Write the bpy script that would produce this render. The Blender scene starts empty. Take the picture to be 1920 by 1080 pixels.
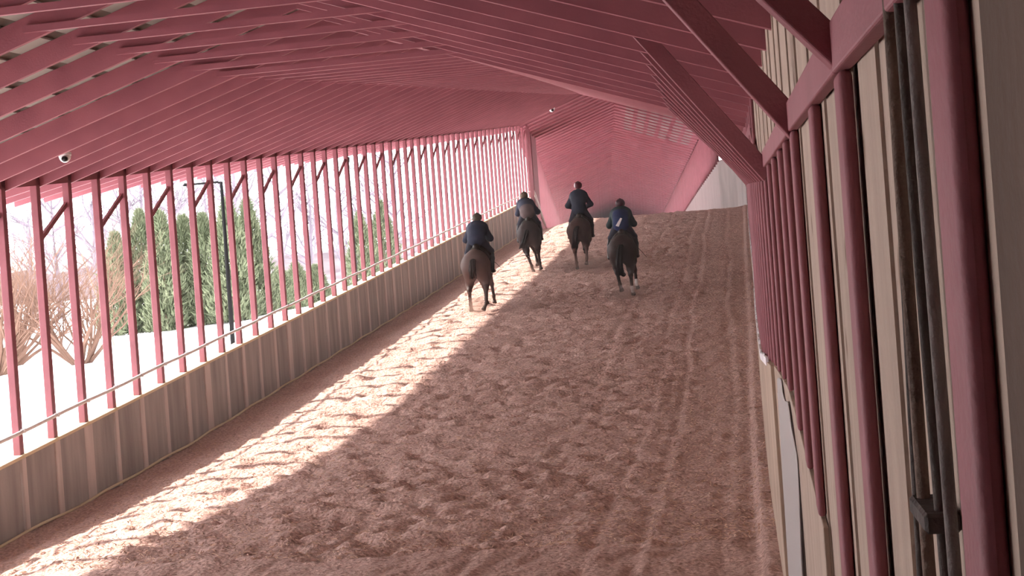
import bpy, bmesh, math, random
import numpy as np
from mathutils import Matrix, Vector

# ------------------------------------------------------------------ camera, world, sun, exposure
sc = bpy.context.scene
col = sc.collection
TH = 0.1243            # grade of the gallop (rise per metre)
HC = 4.75              # eye height above the extended slope plane
FPX, YAW, PIT, ROLL = 2583.5, 0.1619, 0.0012, 0.073

cam_d = bpy.data.cameras.new('camera')
cam_d.sensor_width = 36.0
cam_d.lens = FPX / 1920.0 * 36.0
cam_d.clip_start = 0.05
cam_d.clip_end = 600
cam = bpy.data.objects.new('camera', cam_d)
col.objects.link(cam)
F = Vector((-math.sin(YAW) * math.cos(PIT), math.cos(YAW) * math.cos(PIT), math.sin(PIT)))
R0 = Vector((math.cos(YAW), math.sin(YAW), 0))
U0 = R0.cross(F)
Rr = R0 * math.cos(ROLL) - U0 * math.sin(ROLL)
Ur = R0 * math.sin(ROLL) + U0 * math.cos(ROLL)
cam.matrix_world = Matrix(((Rr.x, Ur.x, -F.x, 0), (Rr.y, Ur.y, -F.y, 0), (Rr.z, Ur.z, -F.z, HC), (0, 0, 0, 1)))
sc.camera = cam

world = bpy.data.worlds.new('world')
sc.world = world
world.use_nodes = True
bg = world.node_tree.nodes['Background']
bg.inputs[0].default_value = (1.0, 0.965, 0.985, 1)
bg.inputs[1].default_value = 4.2

sun_d = bpy.data.lights.new('sun', 'SUN')
sun_d.energy = 10.5
sun_d.angle = math.radians(1.6)
sun_d.color = (1.0, 0.90, 0.80)
sun = bpy.data.objects.new('sun', sun_d)
col.objects.link(sun)
SUNDIR = Vector((1.0, -0.12, -0.93 - 0.12 * TH))
sun.rotation_euler = SUNDIR.to_track_quat('-Z', 'Y').to_euler()

sc.view_settings.view_transform = 'Standard'
sc.view_settings.look = 'None'
sc.view_settings.exposure = 0.5
sc.view_settings.gamma = 1.0
sc.view_settings.use_curve_mapping = False
try:
    sc.cycles.use_denoising = True
    sc.cycles.max_bounces = 10
    sc.cycles.diffuse_bounces = 8
    sc.cycles.sample_clamp_indirect = 12
except Exception:
    pass

rng = random.Random(7)
nrg = np.random.RandomState(11)

# ------------------------------------------------------------------ materials
def nmat(name):
    m = bpy.data.materials.new(name)
    m.use_nodes = True
    return m, m.node_tree, m.node_tree.nodes['Principled BSDF']

def mat(name, c1, c2=None, rough=0.7, scale=(6, 6, 6), detail=4.0, bump=0.0, bscale=40.0, contrast=(0.35, 0.65), spec=0.3, c3=None, metallic=0.0):
    m, nt, b = nmat(name)
    b.inputs['Roughness'].default_value = rough
    b.inputs['Specular IOR Level'].default_value = spec
    b.inputs['Metallic'].default_value = metallic
    b.inputs['Base Color'].default_value = (*c1, 1)
    tc = nt.nodes.new('ShaderNodeTexCoord')
    if c2 is not None:
        mp = nt.nodes.new('ShaderNodeMapping')
        mp.inputs['Scale'].default_value = scale
        oi = nt.nodes.new('ShaderNodeObjectInfo')
        ad = nt.nodes.new('ShaderNodeVectorMath')
        ml = nt.nodes.new('ShaderNodeMath'); ml.operation = 'MULTIPLY'; ml.inputs[1].default_value = 37.0
        nt.links.new(oi.outputs['Random'], ml.inputs[0])
        nt.links.new(tc.outputs['Object'], ad.inputs[0])
        nt.links.new(ml.outputs[0], ad.inputs[1])
        nt.links.new(ad.outputs[0], mp.inputs[0])
        n = nt.nodes.new('ShaderNodeTexNoise')
        n.inputs['Scale'].default_value = 1.0
        n.inputs['Detail'].default_value = detail
        nt.links.new(mp.outputs[0], n.inputs['Vector'])
        cr = nt.nodes.new('ShaderNodeValToRGB')
        cr.color_ramp.elements[0].position = contrast[0]
        cr.color_ramp.elements[1].position = contrast[1]
        cr.color_ramp.elements[0].color = (*c1, 1)
        cr.color_ramp.elements[1].color = (*c2, 1)
        if c3 is not None:
            e = cr.color_ramp.elements.new(0.5 * (contrast[0] + contrast[1])); e.color = (*c3, 1)
        nt.links.new(n.outputs['Fac'], cr.inputs[0])
        nt.links.new(cr.outputs[0], b.inputs['Base Color'])
    if bump > 0:
        n2 = nt.nodes.new('ShaderNodeTexNoise')
        n2.inputs['Scale'].default_value = bscale
        n2.inputs['Detail'].default_value = 5
        nt.links.new(tc.outputs['Object'], n2.inputs['Vector'])
        bp = nt.nodes.new('ShaderNodeBump')
        bp.inputs['Strength'].default_value = bump
        bp.inputs['Distance'].default_value = 0.02
        nt.links.new(n2.outputs['Fac'], bp.inputs['Height'])
        nt.links.new(bp.outputs[0], b.inputs['Normal'])
    return m

M = {}
M['red'] = mat('red_paint', (0.24, 0.078, 0.095), (0.285, 0.096, 0.116), 0.62, (3, 3, 3), 5, 0.15, 60)
M['red_roof'] = mat('red_roof_timber', (0.29, 0.092, 0.118), (0.35, 0.115, 0.142), 0.65, (2, 2, 2), 5, 0.1, 60)
M['pale_wood'] = mat('pale_wood', (0.34, 0.265, 0.215), (0.46, 0.365, 0.30), 0.75, (9, 9, 0.8), 6, 0.25, 30, (0.3, 0.7), 0.2)
def add_knots(m):
    nt = m.node_tree; b = nt.nodes['Principled BSDF']
    src = b.inputs['Base Color'].links[0].from_socket
    tc = nt.nodes.new('ShaderNodeTexCoord'); mp = nt.nodes.new('ShaderNodeMapping'); mp.inputs['Scale'].default_value = (3.0, 3.0, 2.0)
    vo = nt.nodes.new('ShaderNodeTexVoronoi'); vo.inputs['Scale'].default_value = 1.6
    nt.links.new(tc.outputs['Object'], mp.inputs[0]); nt.links.new(mp.outputs[0], vo.inputs['Vector'])
    cr = nt.nodes.new('ShaderNodeValToRGB'); cr.color_ramp.elements[0].position = 0.05; cr.color_ramp.elements[1].position = 0.15
    cr.color_ramp.elements[0].color = (0.45, 0.36, 0.30, 1); cr.color_ramp.elements[1].color = (1, 1, 1, 1)
    nt.links.new(vo.outputs['Distance'], cr.inputs[0])
    mx = nt.nodes.new('ShaderNodeMixRGB'); mx.blend_type = 'MULTIPLY'; mx.inputs[0].default_value = 1
    nt.links.new(src, mx.inputs[1]); nt.links.new(cr.outputs[0], mx.inputs[2]); nt.links.new(mx.outputs[0], b.inputs['Base Color'])
add_knots(M['pale_wood'])
M['dark_wood'] = mat('dark_brown_wood', (0.09, 0.06, 0.046), (0.12, 0.082, 0.064), 0.8, (9, 9, 0.8), 6, 0.2, 30, (0.3, 0.7), 0.2)  # darker brown for the boards nearest the viewer
M['kick'] = mat('kick_panel', (0.27, 0.255, 0.25), (0.45, 0.425, 0.41), 0.8, (5, 5, 0.6), 5, 0.3, 25, (0.3, 0.7), 0.2)
M['kick_batten'] = mat('kick_batten', (0.55, 0.50, 0.48), (0.68, 0.62, 0.59), 0.8, (9, 9, 0.8), 5, 0.2, 25, (0.3, 0.7), 0.2)
M['kick_cap'] = mat('kick_cap', (0.66, 0.58, 0.38), (0.76, 0.68, 0.48), 0.8, (5, 1, 5), 5)
M['rkick'] = mat('right_kick', (0.36, 0.27, 0.21), (0.48, 0.37, 0.29), 0.8, (5, 1.5, 1.5), 5, 0.2, 25)
M['deck'] = mat('roof_deck', (0.10, 0.075, 0.06), (0.17, 0.13, 0.10), 0.85, (2, 2, 2), 4)
M['sheath'] = mat('roof_board', (0.36, 0.36, 0.32), (0.46, 0.455, 0.41), 0.8, (2, 1, 2), 4)
M['rail'] = mat('rail_pipe', (0.80, 0.78, 0.78), None, 0.4)
M['white'] = mat('white_plastic', (0.93, 0.93, 0.93), None, 0.35)
M['black'] = mat('black_plastic', (0.02, 0.02, 0.02), None, 0.3)
M['snow'] = mat('snow', (0.86, 0.86, 0.90), (0.93, 0.92, 0.95), 0.8, (0.6, 0.6, 0.6), 3, 0.3, 3)
M['cable'] = mat('cable_sheath', (0.05, 0.042, 0.04), (0.10, 0.082, 0.075), 0.8, (30, 30, 6), 5, 0.4, 60)
M['pipe'] = mat('grey_conduit', (0.13, 0.115, 0.11), (0.22, 0.19, 0.18), 0.8, (30, 30, 6), 5, 0.4, 60)
M['lath'] = mat('brown_lath', (0.12, 0.085, 0.07), (0.20, 0.145, 0.115), 0.85, (30, 30, 5), 5, 0.5, 60)
M['pole'] = mat('pole_paint', (0.012, 0.012, 0.013), None, 0.9, spec=0.05)
M['conifer'] = mat('conifer_leaf', (0.10, 0.125, 0.07), (0.165, 0.19, 0.115), 0.8, (3, 3, 3), 3)
M['bark'] = mat('bark', (0.20, 0.14, 0.10), (0.28, 0.20, 0.15), 0.9, (6, 6, 2), 3)
M['tan_twig'] = mat('tan_twig', (0.15, 0.09, 0.065), (0.22, 0.135, 0.10), 0.9, (2, 2, 2), 3)
M['grey_twig'] = mat('grey_twig', (0.15, 0.13, 0.16), (0.20, 0.175, 0.21), 0.9, (2, 2, 2), 3)
M['boot'] = mat('boot_leather', (0.012, 0.011, 0.012), None, 0.4)
M['hoof'] = mat('hoof_horn', (0.05, 0.04, 0.035), None, 0.6)
M['tack'] = mat('tack_leather', (0.03, 0.018, 0.012), None, 0.45)
M['skin'] = mat('skin', (0.45, 0.26, 0.19), None, 0.55)
M['breeches'] = mat('breeches', (0.03, 0.03, 0.045), None, 0.8)
M['collar'] = mat('collar_cloth', (0.85, 0.84, 0.84), None, 0.8)

def track_mat():
    m, nt, b = nmat('wood_chip_footing')
    b.inputs['Roughness'].default_value = 0.9
    b.inputs['Specular IOR Level'].default_value = 0.15
    tc = nt.nodes.new('ShaderNodeTexCoord')
    def noise(s, d, sc3=None):
        n = nt.nodes.new('ShaderNodeTexNoise'); n.inputs['Scale'].default_value = s; n.inputs['Detail'].default_value = d
        if sc3:
            mp = nt.nodes.new('ShaderNodeMapping'); mp.inputs['Scale'].default_value = sc3
            nt.links.new(tc.outputs['Object'], mp.inputs[0]); nt.links.new(mp.outputs[0], n.inputs['Vector'])
        else:
            nt.links.new(tc.outputs['Object'], n.inputs['Vector'])
        return n
    def ramp(n, p0, c0, p1, c1):
        r = nt.nodes.new('ShaderNodeValToRGB')
        r.color_ramp.elements[0].position = p0; r.color_ramp.elements[0].color = (*c0, 1)
        r.color_ramp.elements[1].position = p1; r.color_ramp.elements[1].color = (*c1, 1)
        nt.links.new(n.outputs['Fac'], r.inputs[0]); return r
    big = ramp(noise(0.9, 4), 0.3, (0.44, 0.285, 0.245), 0.7, (0.53, 0.365, 0.32))
    fine = ramp(noise(26, 6), 0.28, (0.55, 0.50, 0.48), 0.72, (1.45, 1.45, 1.45))
    mx = nt.nodes.new('ShaderNodeMixRGB'); mx.blend_type = 'MULTIPLY'; mx.inputs[0].default_value = 1.0
    nt.links.new(big.outputs[0], mx.inputs[1]); nt.links.new(fine.outputs[0], mx.inputs[2])
    speck = ramp(noise(75, 2), 0.70, (0, 0, 0), 0.76, (1, 1, 1))
    mx2 = nt.nodes.new('ShaderNodeMixRGB'); mx2.inputs[2].default_value = (0.72, 0.52, 0.40, 1)
    nt.links.new(speck.outputs[0], mx2.inputs[0]); nt.links.new(mx.outputs[0], mx2.inputs[1])
    nt.links.new(mx2.outputs[0], b.inputs['Base Color'])
    bp = nt.nodes.new('ShaderNodeBump'); bp.inputs['Strength'].default_value = 0.9; bp.inputs['Distance'].default_value = 0.05
    nt.links.new(noise(18, 8).outputs['Fac'], bp.inputs['Height'])
    nt.links.new(bp.outputs[0], b.inputs['Normal'])
    return m
M['track'] = track_mat()
M['chip'] = mat('wood_chip', (0.50, 0.30, 0.22), (0.68, 0.48, 0.36), 0.9, (9, 9, 9), 2)

def sheet_mat():
    m, nt, b = nmat('grey_plastic_sheet')
    b.inputs['Base Color'].default_value = (0.72, 0.69, 0.68, 1)
    b.inputs['Roughness'].default_value = 0.35
    tr = nt.nodes.new('ShaderNodeBsdfTranslucent'); tr.inputs[0].default_value = (0.6, 0.58, 0.58, 1)
    mx = nt.nodes.new('ShaderNodeMixShader'); mx.inputs[0].default_value = 0.35
    nt.links.new(b.outputs[0], mx.inputs[1]); nt.links.new(tr.outputs[0], mx.inputs[2])
    nt.links.new(mx.outputs[0], nt.nodes['Material Output'].inputs[0])
    return m
M['sheet'] = sheet_mat()
M['concrete'] = mat('grey_wall', (0.50, 0.47, 0.46), (0.66, 0.62, 0.60), 0.7, (6, 6, 0.7), 4, 0.2, 12, (0.3, 0.7))

# ------------------------------------------------------------------ helpers
def tag(o, label=None, cat=None, group=None, kind=None):
    if label: o['label'] = label
    if cat: o['category'] = cat
    if group: o['group'] = group
    if kind: o['kind'] = kind
    return o

def empty(name, loc=(0, 0, 0)):
    o = bpy.data.objects.new(name, None)
    o.location = loc
    o.empty_display_size = 0.2
    col.objects.link(o)
    return o

def meshobj(name, verts, faces, m, parent=None, smooth=False, loc=None):
    me = bpy.data.meshes.new(name)
    me.from_pydata([tuple(v) for v in verts], [], [tuple(f) for f in faces])
    me.update()
    if smooth:
        me.polygons.foreach_set('use_smooth', [True] * len(me.polygons))
    if m is not None:
        for q in (m if isinstance(m, (list, tuple)) else [m]):
            me.materials.append(q)
    return link(name, me, parent, loc)

def link(name, me, parent=None, loc=None):
    o = bpy.data.objects.new(name, me)
    col.objects.link(o)
    if loc is not None: o.location = loc
    if parent is not None: o.parent = parent
    return o

def W(X, Y, H):
    return Vector((X, Y, H + TH * Y))

class MB:
    def __init__(s): s.v = []; s.f = []
    def add(s, v, f):
        n = len(s.v); s.v += [tuple(q) for q in v]; s.f += [tuple(i + n for i in q) for q in f]
    def box8(s, p):           # 8 points: bottom ring 0-3, top ring 4-7
        s.add(p, [(3, 2, 1, 0), (4, 5, 6, 7), (0, 1, 5, 4), (1, 2, 6, 5), (2, 3, 7, 6), (3, 0, 4, 7)])
    def box(s, x0, x1, y0, y1, z0, z1):
        s.box8([(x0, y0, z0), (x1, y0, z0), (x1, y1, z0), (x0, y1, z0), (x0, y0, z1), (x1, y0, z1), (x1, y1, z1), (x0, y1, z1)])
    def tube(s, pts, r, n=8, caps=True):
        pts = [Vector(p) for p in pts]
        rs = r if isinstance(r, (list, tuple)) else [r] * len(pts)
        base = len(s.v)
        for i, p in enumerate(pts):
            t = (pts[min(i + 1, len(pts) - 1)] - pts[max(i - 1, 0)]).normalized()
            a = t.cross(Vector((0, 0, 1)))
            if a.length < 1e-3: a = t.cross(Vector((1, 0, 0)))
            a.normalize(); b = t.cross(a)
            for k in range(n):
                q = 2 * math.pi * k / n
                s.v.append(tuple(p + (a * math.cos(q) + b * math.sin(q)) * rs[i]))
        for i in range(len(pts) - 1):
            for k in range(n):
                k2 = (k + 1) % n
                s.f.append((base + i * n + k, base + i * n + k2, base + (i + 1) * n + k2, base + (i + 1) * n + k))
        if caps:
            s.f.append(tuple(base + k for k in range(n))[::-1])
            s.f.append(tuple(base + (len(pts) - 1) * n + k for k in range(n)))
    def lathe(s, prof, n=16, c=(0, 0, 0), M4=None):
        base = len(s.v)
        for (r, z) in prof:
            for k in range(n):
                q = 2 * math.pi * k / n
                p = Vector((r * math.cos(q), r * math.sin(q), z))
                if M4 is not None: p = M4 @ p
                s.v.append(tuple(p + Vector(c)))
        for i in range(len(prof) - 1):
            for k in range(n):
                k2 = (k + 1) % n
                s.f.append((base + i * n + k, base + i * n + k2, base + (i + 1) * n + k2, base + (i + 1) * n + k))
        s.f.append(tuple(base + k for k in range(n))[::-1])
        s.f.append(tuple(base + (len(prof) - 1) * n + k for k in range(n)))
    def build(s, name, m, parent=None, smooth=False, loc=None):
        return meshobj(name, s.v, s.f, m, parent, smooth, loc)

def bevel_mesh(me, w, seg=2):
    bm = bmesh.new(); bm.from_mesh(me)
    bmesh.ops.bevel(bm, geom=bm.edges[:], offset=w, segments=seg, affect='EDGES', profile=0.5)
    bm.to_mesh(me); bm.free()

def frame_board(name, pts, depth, thick, Y, m, parent, bev=0.006):
    """A board in the cross plane Y: pts = [(X,H)...] along its lower edge; depth upward, thick along Y."""
    mb = MB()
    n = len(pts)
    v = []
    for (x, h) in pts:
        z = h + TH * Y
        v += [(x, Y, z), (x, Y + thick, z), (x, Y + thick, z + depth), (x, Y, z + depth)]
    f = [(0, 1, 2, 3)[::-1], tuple(4 * (n - 1) + k for k in range(4))]
    for i in range(n - 1):
        for k in range(4):
            k2 = (k + 1) % 4
            f.append((4 * i + k, 4 * i + k2, 4 * (i + 1) + k2, 4 * (i + 1) + k))
    mb.add(v, f)
    return mb.build(name, m, parent)

def interp(x, xs, ys):
    return float(np.interp(x, xs, ys))

# ------------------------------------------------------------------ the place: profile functions (X right, Y along the track, H above the slope plane)
XL = -9.26                       # line of the left posts
KICK = 1.05                      # top of the left kick wall
EAVE = 4.43
Y0, SP = 16.46, 0.91             # first fully visible post and the post spacing
YEND = 64.6
def sag(Y): return interp(Y, [0, 6, 11.8, 15.4], [1.05, 0.66, 0.25, 0.0])
def XR(Y): return interp(Y, [0, 15, 18, 23, 28, 42, 58, 65], [0.24, 0.235, 0.255, 0.30, 0.38, 0.50, 0.68, 0.73])
def apex(Y):
    X = interp(Y, [15, 61], [-4.3, -6.25])
    sl = interp(Y, [15, 61], [0.3165, 0.39])
    return X, EAVE + sl * (X - XL) + sag(Y)
def left_h(X, Y):
    ax, ah = apex(Y)
    e = EAVE + sag(Y)
    if X < XL: return e + 0.215 * (X - XL)
    return e + (ah - e) * (X - XL) / (ax - XL)
def right_h(X, Y):
    ax, ah = apex(Y)
    return ah - 0.345 * (X - ax)
def kick_r(Y): return interp(Y, [0, 4.5, 7, 10, 15, 22, 47, 62], [3.4, 3.35, 3.3, 2.85, 2.0, 1.4, 0.95, 0.95])
def ground_h(X, Y):
    g = 0.0045 * np.maximum(0, 25 - np.maximum(Y, 4)) ** 2
    hl = np.interp(Y, [3, 16, 18, 22, 40], [0.6, 0.06, -0.05, -0.17, -0.34])
    t = np.clip((-6.6 - X) / 2.6, 0, 1); t = t * t * (3 - 2 * t)
    h = g * (1 - t) + hl * t
    u = Y - 62.6
    s = 0.8
    drop = 0.164 * s * np.log1p(np.exp(np.clip(u / s, -40, 40)))
    return h - drop

def vnoise(x, y, seed):
    r = np.random.RandomState(seed).rand(257, 257)
    xi = np.floor(x).astype(int); yi = np.floor(y).astype(int)
    fx = x - xi; fy = y - yi
    fx = fx * fx * (3 - 2 * fx); fy = fy * fy * (3 - 2 * fy)
    a = r[xi % 256, yi % 256]; b = r[(xi + 1) % 256, yi % 256]
    c = r[xi % 256, (yi + 1) % 256]; d = r[(xi + 1) % 256, (yi + 1) % 256]
    return (a * (1 - fx) + b * fx) * (1 - fy) + (c * (1 - fx) + d * fx) * fy - 0.5

# ------------------------------------------------------------------ floor: the wood-chip gallop
def grid_mesh(name, P, m, parent=None, smooth=True):
    ny, nx, _ = P.shape
    idx = np.arange(ny * nx).reshape(ny, nx)
    q = np.stack([idx[:-1, :-1], idx[:-1, 1:], idx[1:, 1:], idx[1:, :-1]], -1).reshape(-1, 4)
    me = bpy.data.meshes.new(name)
    me.vertices.add(ny * nx); me.vertices.foreach_set('co', P.reshape(-1).astype(np.float32))
    me.loops.add(q.size); me.loops.foreach_set('vertex_index', q.reshape(-1).astype(np.int32))
    me.polygons.add(len(q)); me.polygons.foreach_set('loop_start', np.arange(0, q.size, 4, dtype=np.int32))
    me.polygons.foreach_set('loop_total', np.full(len(q), 4, dtype=np.int32))
    me.update(calc_edges=True); me.validate()
    if smooth: me.polygons.foreach_set('use_smooth', [True] * len(me.polygons))
    me.materials.append(m)
    return link(name, me, parent)

def build_floor():
    ys = np.concatenate([np.arange(-7.6, 2, 0.4), np.arange(2, 13, 0.12), np.arange(13, 40, 0.05), np.arange(40, 66, 0.09), np.arange(66, 140, 1.0)])
    nx = 210
    ts = np.linspace(0, 1, nx)
    xl = np.interp(ys, [0, 61, 63, 140], [XL - 0.06, XL - 0.06, XL - 0.8, -9.9 - 0.0995 * 77.5])
    xr = np.array([XR(y) for y in ys]) + 0.03
    xr = np.where(ys > 62, np.maximum(-0.45 - 0.0995 * (ys - 62.5), -12) + 0.8, xr)
    X = xl[:, None] + (xr - xl)[:, None] * ts[None, :]
    Y = np.repeat(ys[:, None], nx, 1)
    H = ground_h(X, Y)
    # lumps
    H = H + 0.035 * vnoise(X * 1.3, Y * 1.0, 1) + 0.035 * vnoise(X * 4, Y * 4, 2) + 0.03 * vnoise(X * 11, Y * 9, 3)
    # hoof prints: shallow pits with a rim thrown up behind
    n = 2300
    pc = nrg.choice([-7.2, -6.4, -5.2, -4.4, -3.5, -2.6, -1.7], n) + nrg.randn(n) * 0.38
    py = 13 + nrg.rand(n) ** 1.0 * 50
    for a, b in zip(pc, py):
        i0 = np.searchsorted(ys, b - 0.4); i1 = np.searchsorted(ys, b + 0.4)
        if i1 <= i0: continue
        sx = slice(None)
        dx = X[i0:i1] - a; dy = Y[i0:i1] - b
        r2 = (dx / 0.12) ** 2 + (dy / 0.13) ** 2
        H[i0:i1] += -0.075 * np.exp(-r2) + 0.035 * np.exp(-((dx / 0.15) ** 2 + ((dy + 0.2) / 0.09) ** 2))
    # wheel ruts along the right and the berm against the right wall
    rut = [-0.25, -1.05, -1.5, -2.6]
    for q, d in zip(rut, [0.015, 0.02, 0.016, 0.014]):
        c = q + 0.05 * np.sin(Y * 0.35) + 0.1 * vnoise(Y * 0.6, Y * 0 + q, 9)
        H += -d * np.exp(-((X - c) / 0.06) ** 2) + d * 0.6 * np.exp(-((X - c - 0.12) / 0.08) ** 2)
    bt = np.clip((X - (np.array([XR(y) for y in ys])[:, None] - 0.22)) / 0.06, 0, 1)
    H += 0.09 * bt * (Y < 62)
    P = np.stack([X, Y, H + TH * Y], -1)
    o = grid_mesh('floor', P, M['track'])
    tag(o, 'reddish brown wood-chip gallop track climbing away to the crest', 'floor', None, 'structure')
    # loose chips lying on the surface
    n = 16000
    cy_ = 13 + 40 * nrg.rand(n) ** 1.6; cx = XL + 0.2 + 9.4 * nrg.rand(n)
    jj = np.clip(np.searchsorted(ys, cy_), 0, len(ys) - 1)
    ii = np.clip(((cx - xl[jj]) / (xr[jj] - xl[jj]) * (nx - 1)).round().astype(int), 0, nx - 1)
    base = P[jj, ii]
    mb = MB(); L = nrg.rand(n) * 0.03 + 0.012; A = nrg.rand(n) * 6.283; T = (nrg.rand(n) - 0.3) * 0.9
    V = []; Fc = []
    for k in range(n):
        p = base[k]; d = np.array([math.cos(A[k]), math.sin(A[k]), T[k]]) * L[k]; s = np.array([-math.sin(A[k]), math.cos(A[k]), 0]) * 0.007
        u = np.array([0, 0, 0.008])
        b = len(V)
        V += [p - d - s + u, p - d + s + u, p + d + u, p + u * 2.2]
        Fc += [(b, b + 1, b + 2), (b, b + 3, b + 1), (b + 1, b + 3, b + 2), (b + 2, b + 3, b)]
    ch = meshobj('wood_chips', V, Fc, M['chip'], o)
    ch['kind'] = 'stuff'
    return o
floor = build_floor()

# ------------------------------------------------------------------ left wall: posts on a panelled kick wall
wl = empty('wall_left', W(XL, Y0, 0))
tag(wl, 'open left wall of red posts above a brown panelled kick wall', 'wall', None, 'structure')
INV = Matrix.Translation(-wl.location)
def ploc(X, Y, H): return W(X, Y, H) - wl.location

mb = MB(); mb.box(-0.05, 0.05, -0.05, 0.05, 0, 3.55)
me_post = bpy.data.meshes.new('post'); me_post.from_pydata(mb.v, [], mb.f); me_post.materials.append(M['red']); me_post.update(); bevel_mesh(me_post, 0.006, 1)
# panel .86 x 1.9 (buried foot), top follows the grade
def grade_box(x0, x1, y0, y1, z0, z1, m, name, bev=0.0):
    p = [(x0, y0, z0 + TH * y0), (x1, y0, z0 + TH * y0), (x1, y1, z0 + TH * y1), (x0, y1, z0 + TH * y1),
         (x0, y0, z1 + TH * y0), (x1, y0, z1 + TH * y0), (x1, y1, z1 + TH * y1), (x0, y1, z1 + TH * y1)]
    b = MB(); b.box8(p)
    me = bpy.data.meshes.new(name); me.from_pydata(b.v, [], b.f); me.materials.append(m); me.update()
    if bev: bevel_mesh(me, bev, 1)
    return me
me_panel = grade_box(-0.03, 0.045, 0.06, 0.85, -1.75, -0.045, M['kick'], 'kick_panel', 0.006)
me_batt = [grade_box(-0.03, 0.07, -0.05 - w, 0.05 + w, -1.75, -0.045, M['kick_batten'], 'kick_batten', 0.008) for w in (0.0, 0.02, 0.07)]
me_cap = grade_box(-0.16, 0.085, -0.02, SP - 0.025, -0.045, 0.0, M['kick_cap'], 'kick_cap', 0.006)
NP0, NP1 = -26, 53
for i in range(NP0, NP1 + 1):
    y = Y0 + SP * i
    link('post', me_post, wl, ploc(XL, y, KICK - 0.02))
    link('kick_panel', me_panel, wl, ploc(XL + (0.0, 0.012, -0.008)[i % 3], y, KICK))
    link('kick_batten', me_batt[(i * 7 % 5) // 2], wl, ploc(XL, y, KICK))
    link('kick_cap', me_cap, wl, ploc(XL, y, KICK))
# diagonal braces between pairs of posts
mb = MB()
a = Vector((0, 0.0, 2.66)); b = Vector((0, SP, 3.14 + TH * SP)); d = (b - a).normalized(); nrm = Vector((0, -d.z, d.y)) * 0.03
p = []
for x in (-0.02, 0.02):
    p += [a - nrm + Vector((x, 0, 0)), b - nrm + Vector((x, 0, 0)), b + nrm + Vector((x, 0, 0)), a + nrm + Vector((x, 0, 0))]
mb.box8(p)
me_kb = bpy.data.meshes.new('knee_brace'); me_kb.from_pydata(mb.v, [], mb.f); me_kb.materials.append(M['red']); me_kb.update()
for i in range(NP0 + 1, NP1 - 1, 2):
    link('knee_brace', me_kb, wl, ploc(XL - 0.01, Y0 + SP * i, KICK - 0.02))
# top plate along the posts, outside the rafters
for i in range(NP0, NP1 + 1, 4):
    y = Y0 + SP * i
    y2 = min(y + SP * 4, YEND + 0.3)
    b = MB(); s1, s2 = sag(y), sag(y2); e = EAVE + 0.0
    b.box8([W(XL - 0.05, y, e + 0.02 + s1), W(XL + 0.05, y, e + 0.02 + s1), W(XL + 0.05, y2, e + 0.02 + s2), W(XL - 0.05, y2, e + 0.02 + s2),
            W(XL - 0.05, y, e + 0.12 + s1), W(XL + 0.05, y, e + 0.12 + s1), W(XL + 0.05, y2, e + 0.12 + s2), W(XL - 0.05, y2, e + 0.12 + s2)])
    o = b.build('top_plate', M['red'], None); o.data.transform(INV); o.parent = wl
# pale seam at the foot of the kick wall: a line of frozen chips
mb = MB()
ys = np.arange(14, 60, 0.35)
mb.tube([W(XL + 0.075, y, float(np.interp(y, [3, 16, 18, 22, 40], [0.6, 0.06, -0.05, -0.17, -0.34])) + 0.03 + 0.012 * math.sin(y * 3.1)) for y in ys], 0.02, 6)
o = mb.build('foot_seam', M['kick_cap'], None); o.data.transform(INV); o.parent = wl

# closed red boards where the openings end, at the crest
for k in range(7):
    y = YEND + 0.12 + k * 0.36
    b = MB()
    b.box8([W(XL - 0.04, y, KICK - 0.9 - 0.16 * max(0, y - 63)), W(XL + 0.0, y, KICK - 0.9 - 0.16 * max(0, y - 63)), W(XL + 0.0, y + 0.33, KICK - 0.9), W(XL - 0.04, y + 0.33, KICK - 0.9),
            W(XL - 0.04, y, EAVE), W(XL + 0.0, y, EAVE), W(XL + 0.0, y + 0.33, EAVE), W(XL - 0.04, y + 0.33, EAVE)])
    o = b.build('end_board', M['red'], None); o.data.transform(INV); o.parent = wl

# boards added on the unseen left side to cut daylight on the right wall
yb_ = -7.4
while yb_ < 0.9:
    b = MB()
    b.box8([W(XL - 0.10, yb_, KICK - 0.1), W(XL - 0.06, yb_, KICK - 0.1), W(XL - 0.06, yb_ + 0.45, KICK - 0.1), W(XL - 0.10, yb_ + 0.45, KICK - 0.1),
            W(XL - 0.10, yb_, EAVE + sag(yb_) + 0.15), W(XL - 0.06, yb_, EAVE + sag(yb_) + 0.15), W(XL - 0.06, yb_ + 0.45, EAVE + sag(yb_ + 0.45) + 0.15), W(XL - 0.10, yb_ + 0.45, EAVE + sag(yb_ + 0.45) + 0.15)])
    o = b.build('side_light_block', M['red'], None); o.data.transform(INV); o.parent = wl
    yb_ += 0.455

# ------------------------------------------------------------------ hand rail along the left posts
hr = empty('hand_rail', W(XL + 0.1, Y0, KICK + 0.28))
tag(hr, 'thin pale pipe rail running along the foot of the left posts', 'rail')
HI = Matrix.Translation(-hr.location)
mb = MB()
pts = [W(XL + 0.085, y, KICK + 0.3 + 0.006 * math.sin(y * 2.2)) for y in np.arange(3.5, 64.3, 0.455)]
mb.tube(pts, 0.027, 8)
o = mb.build('pipe', M['rail'], None, True); o.data.transform(HI); o.parent = hr
mb = MB()
yE = 64.2
mb.tube([W(XL + 0.085, yE, KICK + 0.3), W(XL + 0.13, yE + 0.04, KICK + 0.28), W(XL + 0.17, yE + 0.06, KICK + 0.18), W(XL + 0.56, yE + 0.1, -0.35)], 0.05, 8)
o = mb.build('end_post', M['white'], None, True); o.data.transform(HI); o.parent = hr
mb = MB(); mb.box(-0.035, 0.03, -0.022, 0.022, -0.028, 0.028)
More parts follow.
